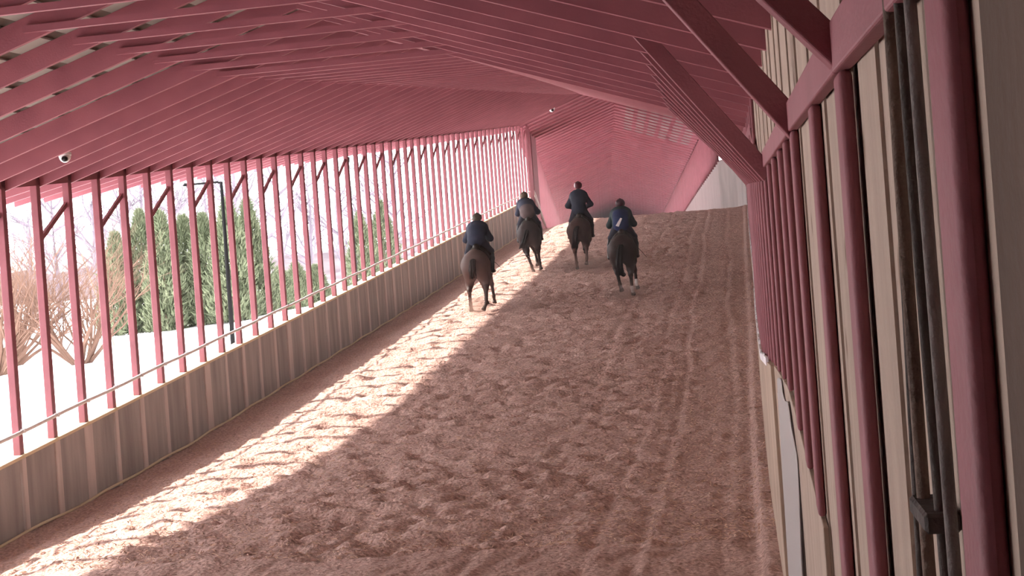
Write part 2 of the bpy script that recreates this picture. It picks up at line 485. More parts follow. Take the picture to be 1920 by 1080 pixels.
me_cl = bpy.data.meshes.new('clamp'); me_cl.from_pydata(mb.v, [], mb.f); me_cl.materials.append(M['rail']); me_cl.update(); bevel_mesh(me_cl, 0.006, 1)
for i in range(-6, 53):
    link('clamp', me_cl, hr, W(XL + 0.085, Y0 + SP * i, KICK + 0.3) - hr.location)

# ------------------------------------------------------------------ roof
ce = empty('ceiling', (0, 0, 0))
tag(ce, 'red timber roof of close rafters with grey boards showing between', 'ceiling', None, 'structure')
RD, RT = 0.215, 0.04
NF0 = -26
for i in range(NF0, NP1 + 2):
    y = Y0 + SP * i + 0.055
    ax, ah = apex(y)
    xr = XR(y) + 0.16
    frame_board('rafter', [(XL - 1.35, left_h(XL - 1.35, y)), (XL, left_h(XL, y)), (ax, ah)], RD, RT, y, M['red_roof'], ce)
    frame_board('rafter', [(ax, ah), (xr, right_h(xr, y))], RD, RT, y, M['red_roof'], ce)
    ch = 5.58 + sag(y)
    e = EAVE + sag(y)
    xk = XL + (ch - e) / (ah - e) * (ax - XL)
    xp = ax + (ah - ch) / 0.345
    if xp - xk > 0.35 and ah - ch > 0.08:
        frame_board('collar_tie', [(xk - 0.25, ch - 0.0), (xp + 0.25, ch - 0.0)], 0.06, RT, y - 0.055, M['red_roof'], ce)
# skip boards above the rafters and the dark deck over them
yk = np.concatenate([[-7.5, 0.5], np.arange(2.5, 66.5, 2.0)])
def strip(name, fx, hoff, wid, th, m):
    v = []; f = []
    for y in yk:
        for (a, b) in ((0, 0), (1, 0), (1, 1), (0, 1)):
            X, H = fx(y, a * wid)
            v.append(W(X, y, H + hoff + b * th))
    for j in range(len(yk) - 1):
        for k in range(4):
            k2 = (k + 1) % 4
            f.append((4 * j + k, 4 * (j + 1) + k, 4 * (j + 1) + k2, 4 * j + k2))
    n = 4 * (len(yk) - 1)
    f += [(0, 1, 2, 3), (n + 3, n + 2, n + 1, n)]
    return meshobj(name, v, f, m, ce)
for k in range(14):
    x0 = XL - 1.3 + k * 0.46
    def fl(y, w, x0=x0):
        ax, ah = apex(y)
        X = min(x0 + w, ax)
        return X, left_h(X, y)
    if x0 < -4.5:
        strip('roof_board', fl, RD + 0.003, 0.31, 0.018, M['sheath'])
for k in range(16):
    x1 = 0.9 - k * 0.46
    def fr(y, w, x1=x1):
        ax, ah = apex(y)
        X = max(x1 - 0.31 + w, ax)
        return X, right_h(X, y)
    strip('roof_board', fr, RD + 0.003, 0.31, 0.018, M['sheath'])
def deckL(y, w):
    ax, ah = apex(y)
    X = XL - 1.36 if w == 0 else ax
    return X, left_h(X, y)
def deckE(y, w):
    X = XL - 1.36 if w == 0 else XL
    return X, left_h(X, y)
def deckM(y, w):
    ax, ah = apex(y)
    X = XL if w == 0 else ax
    return X, left_h(X, y)
def deckR(y, w):
    ax, ah = apex(y)
    X = ax if w == 0 else 1.1
    return X, right_h(X, y)
for fn in (deckE, deckM, deckR):
    strip('roof_deck', fn, RD + 0.024, 1.0, 0.03, M['deck'])
def fasc(y, w):
    X = XL - 1.40 + w
    return X, left_h(XL - 1.36, y)
strip('fascia', fasc, RD - 0.02, 0.03, 0.075, M['red_roof'])

# ------------------------------------------------------------------ right wall: pale boards, red battens, knee braces
wr = empty('wall_right', W(0.3, 10, 0))
tag(wr, 'right wall of pale boards and red battens close beside the viewer', 'wall', None, 'structure')
RI = Matrix.Translation(-wr.location)
def rchild(mb, name, m, bev=0.0, smooth=False):
    o = mb.build(name, m, None, smooth)
    o.data.transform(RI); o.parent = wr
    if bev: bevel_mesh(o.data, bev, 3)
    if smooth: o.data.polygons.foreach_set('use_smooth', [True] * len(o.data.polygons))
    return o
def wbox(mb, xa, xb, y0, y1, h0, h1):
    """board against the right wall: xa/xb offsets from XR (negative = into the tunnel); h0/h1 functions or numbers"""
    g = lambda h, y: h(y) if callable(h) else h
    mb.box8([W(XR(y0) + xa, y0, g(h0, y0)), W(XR(y0) + xb, y0, g(h0, y0)), W(XR(y1) + xb, y1, g(h0, y1)), W(XR(y1) + xa, y1, g(h0, y1)),
             W(XR(y0) + xa, y0, g(h1, y0)), W(XR(y0) + xb, y0, g(h1, y0)), W(XR(y1) + xb, y1, g(h1, y1)), W(XR(y1) + xa, y1, g(h1, y1))])
def wall_top(y): return right_h(XR(y), y) + RD
gfun = lambda y: float(ground_h(np.array(XR(y) - 0.1), np.array(y))) - 0.25
y = -7.3
k = 0
while y < 62:
    w = 0.30 if y < 8 else 0.455
    if y < 1.335 < y + w - 0.001: w = 1.335 - y
    b = MB(); j = (0.0, 0.006, 0.003, 0.009)[k * 3 % 4]
    if 0.8 < y < 1.6: j = 0.0
    wbox(b, 0.0 + j, 0.03 + j, y, y + w - (0.001 if 0.8 < y < 1.6 else 0.006), gfun, wall_top)
    rchild(b, 'wall_board', M['pale_wood'] if y > 1.3 else M['dark_wood'])
    y += w; k += 1
# top plate
yy = np.arange(-7.3, 62, 2.0)
for y0, y1 in zip(yy[:-1], yy[1:]):
    b = MB()
    wbox(b, -0.032, 0.0, y0, y1 - 0.004, lambda y: interp(y, [0, 1.9, 2.83, 3.95, 8.5, 12], [4.95, 4.85, 4.77, 4.69, 4.32, 4.1]) if y < 12 else right_h(XR(y), y) - 0.2, lambda y: (interp(y, [0, 1.9, 2.83, 3.95, 8.5, 12], [4.95, 4.85, 4.77, 4.69, 4.32, 4.1]) if y < 12 else right_h(XR(y), y) - 0.2) + 0.10)
    rchild(b, 'top_plate', M['red'], 0.006)
# battens
BY = [-5.2, -3.4, -1.6, 0.2, 1.37, 2.62, 3.52, 4.68, 5.33, 6.0] + [6.9 + SP * k for k in range(60)]
for k, y in enumerate(BY):
    wd = 0.125 if y < 7 else 0.12
    b = MB()
    h0 = (lambda q, y=y: kick_r(y) - 0.01) if y > 4.2 else gfun
    wbox(b, -0.028, -0.001, y, y + wd, h0, (lambda q: interp(q, [0, 1.9, 2.83, 3.95, 8.5, 12], [4.95, 4.85, 4.77, 4.69, 4.32, 4.1])) if 2 < y < 11 else wall_top)
    rchild(b, 'batten', M['red'], 0.013 if y > 2 else 0.0135, True)
# kick planks
y = 4.6
while y < 62:
    b = MB()
    wbox(b, -0.045 if y > 9.4 else -0.02, -0.002 if y > 9 else -0.002, y, min(y + 0.905, 62), gfun, lambda q: kick_r(q) - 0.02)
    rchild(b, 'kick_plank', M['rkick'] if y > 9 else M['pale_wood'], 0.004)
    y += 0.91
# knee braces: one per rafter from Y 8.5 on, two stouter ones nearer
def brace(y, top, foot, wd, th, m=M['red']):
    a = W(foot[0], y, foot[1]); b_ = W(top[0], y, top[1])
    d = (b_ - a).normalized(); up = Vector((d.z, 0, -d.x))      # toward the underside / upper side in the cross plane
    if up.z < 0: up = -up
    mb = MB()
    o1 = Vector((0, th, 0))
    mb.box8([a, b_, b_ + o1, a + o1, a + up * wd, b_ + up * wd, b_ + o1 + up * wd, a + o1 + up * wd])
    return rchild(mb, 'brace', m, 0.006)
y = 8.52
n = 0
while y < 62:
    t = (y - 8.5) / (61 - 8.5)
    top = (-0.55 + t * (-1.05), 0)
    top = (top[0], right_h(top[0], y) + 0.04)
    foot = (XR(y) - 0.035, 4.24 + t * (0.97 - 4.24))
    brace(y, top, foot, 0.10, 0.045)
    y += SP; n += 1
for (yb, fx, fh, sl, wd_) in ((4.75, 0.212, 4.60, 1.31, 0.085), (2.68, 0.212, 4.79, 1.13, 0.06)):
    tx = fx
    while fh + (fx - tx) * sl < right_h(tx, yb) + 0.08: tx -= 0.02
    brace(yb, (tx, fh + (fx - tx) * sl), (fx, fh), wd_, 0.06)
# a thin line of snow lying on the right kick ledge
mb = MB()
y = 11.5
while y < 60:
    L = rng.uniform(0.25, 0.7)
    wbox(mb, -0.052, -0.03, y, y + L, lambda q: kick_r(q) - 0.05, lambda q: kick_r(q) + rng.uniform(0.01, 0.04))
    y += L + rng.uniform(0.03, 0.25)
sn = rchild(mb, 'ledge_snow', M['snow'])
sn['kind'] = 'stuff'; sn['label'] = 'broken white line of snow along the right kick ledge'

# cables and conduits running down the right wall beside the nearest batten
def vertical_line(name, y, off, r, m, label, cat, amp, ph, top=5.6):
    mb = MB()
    pts = []
    for h in np.linspace(2.6, top, 26):
        pts.append(W(XR(y) + off + amp * 0.25 * math.sin(h * 2.1 + ph), y + amp * math.sin(h * 1.3 + ph), h))
    mb.tube(pts, r, 10)
    o = mb.build(name, m, None, True)
    tag(o, label, cat, 'cables and conduits on the right wall')
    return o
vertical_line('conduit', 1.62, -0.022, 0.0075, M['pipe'], 'grey conduit nearest the big red batten on the right wall', 'conduit', 0.008, 0.0)
vertical_line('cable', 1.70, -0.018, 0.007, M['cable'], 'dark brown cable hanging between two grey conduits', 'cable', 0.02, 1.0)
vertical_line('conduit', 1.79, -0.024, 0.0085, M['lath'], 'brown conduit in the middle of the cable bunch', 'conduit', 0.012, 2.0)
vertical_line('cable', 1.89, -0.018, 0.006, M['cable'], 'thin dark cable farthest from the big red batten', 'cable', 0.03, 3.1)
mb = MB(); b0 = W(XR(1.75) - 0.03, 1.75, 4.22)
mb.box(b0.x - 0.012, b0.x + 0.03, b0.y - 0.07, b0.y + 0.08, b0.z - 0.012, b0.z + 0.012)
o = mb.build('pipe_clamp', M['cable']); bevel_mesh(o.data, 0.004, 1)
tag(o, 'dark clamp holding the cables low on the right wall', 'clamp')

# grey plastic sheet hung over the lower right wall
v = []; f = []
ny_, nh = 40, 24
for a in range(ny_ + 1):
    for b in range(nh + 1):
        y = 6.45 + 2.9 * a / ny_
        t = b / nh
        top = kick_r(y) - 0.04 + 0.05 * math.sin(y * 4.7) - 0.1 * abs(y - 8)
        g = gfun(y) + 0.2
        h = g + (top - g) * t
        x = XR(y) - 0.034 - 0.006 * math.sin(y * 5 + t * 3) - 0.004 * math.sin(y * 11 + t * 9) - 0.008 * (1 - t)
        v.append(W(x, y, h))
for a in range(ny_):
    for b in range(nh):
        i = a * (nh + 1) + b
        f.append((i, i + 1, i + nh + 2, i + nh + 1))
o = meshobj('plastic_sheet', v, f, M['sheet'], None, True)
md = o.modifiers.new('solid', 'SOLIDIFY'); md.thickness = 0.003
tag(o, 'crumpled grey plastic sheet hung against the lower right wall', 'sheet')

# ------------------------------------------------------------------ beyond the crest: the level part of the tunnel, bearing left
D2X, D2H = -0.0995, -0.164
def S2(w, Y, h):      # w metres left of its right wall, h above its floor
    return W(-0.48 + D2X * (Y - 62.5) - w, Y, D2H * (Y - 62.5) + h)
fc = empty('wall_far', S2(4.7, 64, 0))
tag(fc, 'red far stretch of the tunnel bending left beyond the crest', 'wall', None, 'structure')
FI = Matrix.Translation(-fc.location)
def fchild(mb, name, m, stuff=False):
    o = mb.build(name, m, None); o.data.transform(FI); o.parent = fc
    if stuff: o['kind'] = 'stuff'
    return o
prof = [(-0.9, 4.05), (4.3, 5.9), (9.1, 4.2)]
ys2 = np.arange(62.3, 175, 0.91)
raf = MB(); pst = MB()
for y in ys2:
    for (a, b) in ((prof[0], prof[1]), (prof[1], prof[2])):
        p = []
        for (w, h) in (a, b):
            p += [S2(w, y, h), S2(w, y + 0.07, h), S2(w, y + 0.07, h + 0.07), S2(w, y, h + 0.07)]
        raf.box8([p[0], p[4], p[5], p[1], p[3], p[7], p[6], p[2]])
    for w, q in ((0.0, 2.0), (8.5, 0.9)):
        pst.box8([S2(w - 0.05, y, q), S2(w + 0.05, y, q), S2(w + 0.05, y + 0.1, q), S2(w - 0.05, y + 0.1, q),
                  S2(w - 0.05, y, 4.45), S2(w + 0.05, y, 4.45), S2(w + 0.05, y + 0.1, 4.45), S2(w - 0.05, y + 0.1, 4.45)])
fchild(raf, 'far_rafters', M['red_roof'], True)
fchild(pst, 'far_posts', M['red'], True)
dk = MB()
for (a, b) in ((prof[0], prof[1]), (prof[1], prof[2])):
    dk.box8([S2(a[0], 61.9, a[1] + 0.09), S2(b[0], 61.9, b[1] + 0.09), S2(b[0], 175, b[1] + 0.09), S2(a[0], 175, a[1] + 0.09),
             S2(a[0], 61.9, a[1] + 0.14), S2(b[0], 61.9, b[1] + 0.14), S2(b[0], 175, b[1] + 0.14), S2(a[0], 175, a[1] + 0.14)])
fchild(dk, 'far_roof_deck', M['red_roof'])
pb = MB()
for k in range(6):
    w = 0.35 + k * 0.6
    h = prof[0][1] + (prof[1][1] - prof[0][1]) * (w + 0.9) / 5.2
    h2 = prof[0][1] + (prof[1][1] - prof[0][1]) * (w + 0.4 + 0.9) / 5.2
    pb.box8([S2(w, 66, h + 0.072), S2(w + 0.4, 66, h2 + 0.072), S2(w + 0.4, 75.3, h2 + 0.072), S2(w, 75.3, h + 0.072),
             S2(w, 66, h + 0.088), S2(w + 0.4, 66, h2 + 0.088), S2(w + 0.4, 75.3, h2 + 0.088), S2(w, 75.3, h + 0.088)])
M['far_board'] = mat('far_grey_board', (0.24, 0.17, 0.17), (0.31, 0.23, 0.23), 0.8, (2, 1, 2), 4)
fchild(pb, 'far_roof_boards', M['far_board'], True)
# unseen left side, low kick only and opened to add light; end boarding
lw = MB()
lw.box8([S2(8.5, 66.9, -0.3), S2(8.55, 66.9, -0.3), S2(8.55, 175, -0.3), S2(8.5, 175, -0.3), S2(8.5, 66.9, 1.05), S2(8.55, 66.9, 1.05), S2(8.55, 175, 1.05), S2(8.5, 175, 1.05)])
fchild(lw, 'far_left_kick', M['red'])
ew = MB()
ew.box8([S2(-1, 175, -0.5), S2(10.6, 175, -0.5), S2(10.6, 175.2, -0.5), S2(-1, 175.2, -0.5), S2(-1, 175, 6.3), S2(10.6, 175, 6.3), S2(10.6, 175.2, 6.3), S2(-1, 175.2, 6.3)])
fchild(ew, 'end_boarding', M['red'])
# grey wall of the bend
gw = MB()
poly = [(0.74, 61.6), (0.30, 62.3), (-0.48, 63.0)]
pts = [W(x, y, 0) for x, y in poly] + [S2(0.0, y, 0) + Vector((0, 0, 0)) for y in (75, 100, 140)]
def tops(y): return 2.15 + D2H * max(0, y - 62.5)
for a, b in zip(pts[:-1], pts[1:]):
    for_y = []
    pa = [Vector((a.x, a.y, TH * a.y + tops(a.y) - 3.2)), Vector((b.x, b.y, TH * b.y + tops(b.y) - 3.2))]
    nrm = Vector((0.12, 0.05, 0))
    za, zb = TH * a.y + tops(a.y), TH * b.y + tops(b.y)
    gw = MB()
    gw.box8([pa[0], pa[1], pa[1] + nrm, pa[0] + nrm, Vector((a.x, a.y, za)), Vector((b.x, b.y, zb)), Vector((b.x, b.y, zb)) + nrm, Vector((a.x, a.y, za)) + nrm])
    fchild(gw, 'grey_kick_wall', M['concrete'])

# unseen end wall added behind the viewer to keep daylight out
bw = empty('light_block_back', W(-4.5, -7.5, 2))
tag(bw, 'added unseen red end wall blocking daylight behind the viewer', 'wall', None, 'structure')
for k in range(16):
    x0 = XL - 0.1 + k * 0.62
    b = MB(); b.box8([W(x0, -7.6, 1.2), W(x0 + 0.61, -7.6, 1.2), W(x0 + 0.61, -7.52, 1.2), W(x0, -7.52, 1.2), W(x0, -7.6, 7.4), W(x0 + 0.61, -7.6, 7.4), W(x0 + 0.61, -7.52, 7.4), W(x0, -7.52, 7.4)])
    o = b.build('end_board', M['red'], None); o.data.transform(Matrix.Translation(-bw.location)); o.parent = bw

# ------------------------------------------------------------------ small fittings
def dome_camera(name, loc, s, label):
    t = empty(name, loc)
    tag(t, label, 'camera')
    mb = MB(); mb.lathe([(0.055 * s, 0.06 * s), (0.06 * s, 0.055 * s), (0.06 * s, 0.03 * s), (0.05 * s, 0.02 * s)], 20); mb.build('mount', M['white'], t, True)
    mb = MB(); prof_ = [(0.055 * s * math.cos(a), 0.03 * s - 0.065 * s * math.sin(a)) for a in np.linspace(0, 1.45, 8)]
    mb.lathe(prof_, 20); mb.build('housing', M['white'], t, True)
    mb = MB(); Mx = Matrix.Rotation(math.radians(95), 4, 'X') @ Matrix.Rotation(math.radians(0), 4, 'Y')
    mb.lathe([(0.026 * s, -0.0), (0.026 * s, 0.03 * s), (0.018 * s, 0.036 * s), (0.002 * s, 0.037 * s)], 14, (0.02 * s, -0.03 * s, -0.005 * s), Mx)
    mb.build('lens', M['black'], t, True)
    return t
yc = 16.46 + 0.91 * -1 + 0.03
dome_camera('security_camera', W(-8.05, 15.9, left_h(-8.05, 15.9) - 0.03), 1.35, 'white dome security camera under the left rafters above the posts')
dome_camera('security_camera', W(-7.62, 61.3, left_h(-7.62, 61.3) - 0.05), 2.4, 'small bright white camera under the roof at the crest')

# ------------------------------------------------------------------ outside: snow, trees, poles
def snow_z(X, Y):
    d = np.maximum(0, -9.5 - X)
    base = np.interp(Y, [-20, 0, 17, 30, 55, 100, 200], [0.2, 1.2, 2.5, 3.35, 3.75, 5.0, 9.0])
    wall = np.where(Y > 60, 7.2 - 0.06 * (Y - 60), TH * Y + 0.35)
    t = np.exp(-d / 6.0)
    return base * (1 - t) + wall * t + 0.12 * vnoise(X * 0.25, Y * 0.25, 21) + 0.05 * vnoise(X * 1.1, Y * 1.1, 22)
xs = np.concatenate([[-9.36], -9.6 - np.geomspace(0.02, 170, 90)])
ysn = np.arange(-20, 220, 0.9)
Xg, Yg = np.meshgrid(xs, ysn)
P = np.stack([Xg, Yg, snow_z(Xg, Yg)], -1)
o = grid_mesh('ground_snow', P[:, ::-1], M['snow'])
tag(o, 'bright white snow field outside the open left wall', 'snow', None, 'structure')
# land on the other side so the daylight there is real
xs2 = np.linspace(1.3, 120, 30)
Xg, Yg = np.meshgrid(xs2, np.arange(-20, 220, 6.0))
P = np.stack([Xg, Yg, TH * Yg - 0.4 + 0.0 * Xg], -1)
o = grid_mesh('ground_bank', P, M['snow'])
tag(o, 'snowy bank behind the boarded right wall', 'snow', None, 'structure')

# wooded hillside far behind, pale with brush
hx = np.linspace(-230, 10, 60); hy = np.linspace(135, 260, 24)
Xg, Yg = np.meshgrid(hx, hy)
rise = np.clip((Yg - 135) / 60, 0, 1); rise = rise * rise * (3 - 2 * rise)
P = np.stack([Xg, Yg, 4.0 + rise * (8.5 + 6 * vnoise(Xg * 0.03, Yg * 0.03, 41) + 4 * vnoise(Xg * 0.2, Yg * 0.2, 42))], -1)
M['hill'] = mat('brushwood_hill', (0.075, 0.062, 0.075), (0.15, 0.13, 0.14), 0.95, (0.35, 0.35, 0.08), 6, 0, 1, (0.3, 0.7), 0.05)
o = grid_mesh('ground_hill', P, M['hill'])
tag(o, 'pale brush covered hillside far beyond the snow field', 'hill', None, 'structure')

def sz(X, Y): return float(snow_z(np.array(X), np.array(Y)))

def conifer(X, Y, h, r, label, seed):
    rg = np.random.RandomState(seed)
    z = sz(X, Y) - 0.05
    t = empty('conifer', (X, Y, z)); tag(t, label, 'tree', 'conifers in the snow')
    mb = MB(); mb.tube([(0, 0, 0), (0, 0, h * 0.5), (0, 0, h * 0.9)], [0.08, 0.05, 0.02], 6); mb.build('trunk', M['bark'], t)
    n = 5200
    u = rg.rand(n) ** 1.15
    zz = 0.01 * h + u * h * 0.99
    rad = r * np.interp(u, [0, 0.12, 0.45, 0.75, 1.0], [0.75, 0.98, 0.85, 0.5, 0.03])
    an = rg.rand(n) * 6.283
    lump = 1 + 0.22 * np.sin(an * 5 + zz * 3.1 + seed) + 0.15 * np.sin(an * 9 - zz * 5)
    rr = rad * lump * (0.55 + 0.45 * rg.rand(n) ** 0.5)
    c = np.stack([rr * np.cos(an), rr * np.sin(an), zz], -1)
    L = 0.10 + 0.14 * rg.rand(n)
    d = np.stack([np.cos(an) * 0.5, np.sin(an) * 0.5, np.full(n, 0.9)], -1) + 0.35 * rg.randn(n, 3)
    d /= np.linalg.norm(d, axis=1)[:, None]
    s = np.cross(d, rg.randn(n, 3)); s /= np.linalg.norm(s, axis=1)[:, None]
    nn = np.cross(d, s)
    L = L[:, None]
    V = np.stack([c - s * L * 0.28, c + s * L * 0.28, c + d * L * 1.5, c + nn * L * 0.2 + d * L * 0.4], 1).reshape(-1, 3)
    i = np.arange(n)[:, None] * 4
    Fc = np.concatenate([i + [[0, 1, 2]], i + [[0, 3, 1]], i + [[1, 3, 2]], i + [[2, 3, 0]]], 0)
    me = bpy.data.meshes.new('foliage'); me.from_pydata(V.tolist(), [], Fc.tolist()); me.materials.append(M['conifer']); me.update()
    link('foliage', me, t)
con = [(-0.470, 55, 4.3, 0.85, 'leftmost green conifer, partly behind the tan shrub'),
       (-0.449, 56, 5.2, 0.95, 'tall green conifer second from the left in the row'),
       (-0.432, 54, 4.9, 0.85, 'green conifer third from the left in the row'),
       (-0.414, 56, 4.7, 0.9, 'green conifer in the middle of the row outside'),
       (-0.398, 55, 4.6, 0.9, 'green conifer just left of the dark lamp pole'),
       (-0.378, 54, 5.0, 0.95, 'green conifer just right of the dark lamp pole'),
       (-0.362, 56, 4.9, 0.85, 'rightmost green conifer of the close row'),
       (-0.275, 78, 5.2, 1.0, 'distant pale conifer near the second dark pole'),
       (-0.258, 82, 6.0, 1.1, 'distant pale conifer farthest to the right'),
       (-0.340, 66, 2.2, 0.7, 'small dark evergreen just right of the conifer row'),
       (-0.327, 70, 2.5, 0.75, 'middle one of three small dark distant evergreens'),
       (-0.312, 72, 2.3, 0.75, 'small dark evergreen farthest right of three, near the rail')]
for k, (dx, Y, h, r, lb) in enumerate(con):
    conifer(dx * Y, Y, h, r, lb, 100 + k)

def bare_tree(name, X, Y, h, spread, m, label, cat, group, seed, nb=9, trunk=0.06, shrub=False, depth=4, droop=0.0):
    rg = random.Random(seed)
    t = empty(name, (X, Y, sz(X, Y) - 0.05)); tag(t, label, cat, group)
    tr = MB(); br = MB()
    def grow(mb, p, d, L, r, lev):
        pts = [p]; rs = [r]
        q = p.copy(); dd = d.copy()
        for s in range(3):
            dd = (dd + Vector((rg.uniform(-.25, .25), rg.uniform(-.25, .25), rg.uniform(-.12, .2) - droop))).normalized()
            q = q + dd * L / 3; pts.append(q.copy()); rs.append(r * (1 - 0.2 * (s + 1)))
        mb.tube(pts, rs, 4 if lev > 1 else 6, False)
        if lev >= depth: return
        for _ in range(rg.randint(3, 4)):
            k = rg.randint(1, 3)
            nd = (dd + Vector((rg.uniform(-1, 1), rg.uniform(-1, 1), rg.uniform(-.3, .8))) * spread).normalized()
            grow(br, pts[k], nd, L * rg.uniform(.5, .75), rs[k] * 0.68, lev + 1)
    if shrub:
        for k in range(nb):
            a = 6.283 * k / nb + rg.uniform(-.3, .3)
            grow(tr, Vector((0.15 * math.cos(a), 0.15 * math.sin(a), 0)), Vector((math.cos(a) * 0.7, math.sin(a) * 0.7, rg.uniform(0.5, 1.3))).normalized(), h * rg.uniform(.4, .6), trunk * rg.uniform(.6, 1), 1)
    else:
        tr.tube([(0, 0, 0), (rg.uniform(-.1, .1), 0, h * .35), (rg.uniform(-.2, .2), rg.uniform(-.2, .2), h * .75), (0, 0, h)], [trunk, trunk * .8, trunk * .45, trunk * .1], 6)
        for k in range(nb):
            zz = h * rg.uniform(.2, .92)
            a = rg.uniform(0, 6.283)
            grow(br, Vector((0, 0, zz)), Vector((math.cos(a), math.sin(a), rg.uniform(.5, 1.3))).normalized(), (h - zz) * .45 + h * .1, trunk * .4, 2)
    tr.build('stem' if shrub else 'trunk', m, t)
    br.build('branches', m, t)['kind'] = 'stuff'
bare_tree('shrub', -17.6, 30.5, 4.0, 0.8, M['tan_twig'], 'large tan leafless shrub at the left edge of the view', 'shrub', 'leafless shrubs', 5, 22, 0.06, True, 5)
bare_tree('shrub', -15.9, 31.5, 3.6, 0.8, M['tan_twig'], 'tan leafless shrub arching in front of the conifers', 'shrub', 'leafless shrubs', 6, 20, 0.06, True, 5)
bare_tree('shrub', -19.2, 34.0, 4.2, 0.8, M['tan_twig'], 'tan leafless shrub behind the larger one at far left', 'shrub', 'leafless shrubs', 8, 22, 0.06, True, 5)
bare_tree('shrub', -12.9, 21.5, 1.0, 0.7, M['bark'], 'low dark twiggy shrub in the snow at far left', 'shrub', 'leafless shrubs', 9, 5, 0.02, True, 3, 0.1)
far = random.Random(31)
words = ['slender', 'broad', 'crooked', 'tall', 'thin', 'spreading']
nfar = 16
for k in range(nfar):
    dx = -0.62 + 0.40 * (k + far.uniform(-.3, .3)) / nfar
    Y = far.uniform(85, 120)
    bare_tree('bare_tree', dx * Y, Y, far.uniform(9, 13), 0.7, M['grey_twig'], 'pale leafless tree in the hazy woods beyond the conifers', 'tree', 'distant leafless trees', 200 + k, 15, 0.24, False, 4)

def lamp_pole(X, Y, h, arm, label, r=0.045):
    z = sz(X, Y) - 0.3
    t = empty('lamp_pole', (X, Y, z)); tag(t, label, 'pole', 'dark poles outside the posts')
    mb = MB(); mb.tube([(0, 0, 0), (0, 0, h * .5), (0, 0, h)], [r, r * .85, r * .6], 10); mb.build('mast', M['pole'], t, True)
    if arm:
        mb = MB(); mb.tube([(0, 0, h - .03), (-.1, 0, h), (-arm, 0, h + 0.0)], 0.024, 8); mb.build('arm', M['pole'], t, True)
        mb = MB(); mb.lathe([(0.02, 0.04), (0.05, 0.02), (0.07, -0.02), (0.06, -0.03)], 12, (-arm, 0, h)); mb.build('lamp_head', M['pole'], t, True)
    else:
        mb = MB(); mb.box(-.05, .05, -.05, .05, h - .16, h); mb.build('cap_box', M['pole'], t)
X1 = -0.381 * 30
lamp_pole(X1, 30, 4.75 + 0.098 * 30 - (sz(X1, 30) - 0.3), 0.85, 'dark lamp pole with a thin arm in front of the conifers', 0.055)
X2 = -0.2805 * 46
lamp_pole(X2, 46, 4.75 + 0.108 * 46 - (sz(X2, 46) - 0.3), 0, 'plain dark pole farther along outside the posts', 0.05)
def stake(px, label, Y=40):
    (xa, za), (xb, zb) = px
    mb = MB(); mb.tube([(xa * Y, Y, 4.75 + za * Y), (xb * Y, Y, sz(xb * Y, Y) - 0.1)], 0.02, 6)
    tag(mb.build('stake', M['bark']), label, 'stake', 'thin crossed stakes')
stake(((-0.4985, 0.052), (-0.476, -0.025)), 'thin dark stake leaning right, crossing another in the snow')
stake(((-0.484, 0.058), (-0.488, -0.028)), 'thin dark stake leaning left, crossing another in the snow', 40.2)

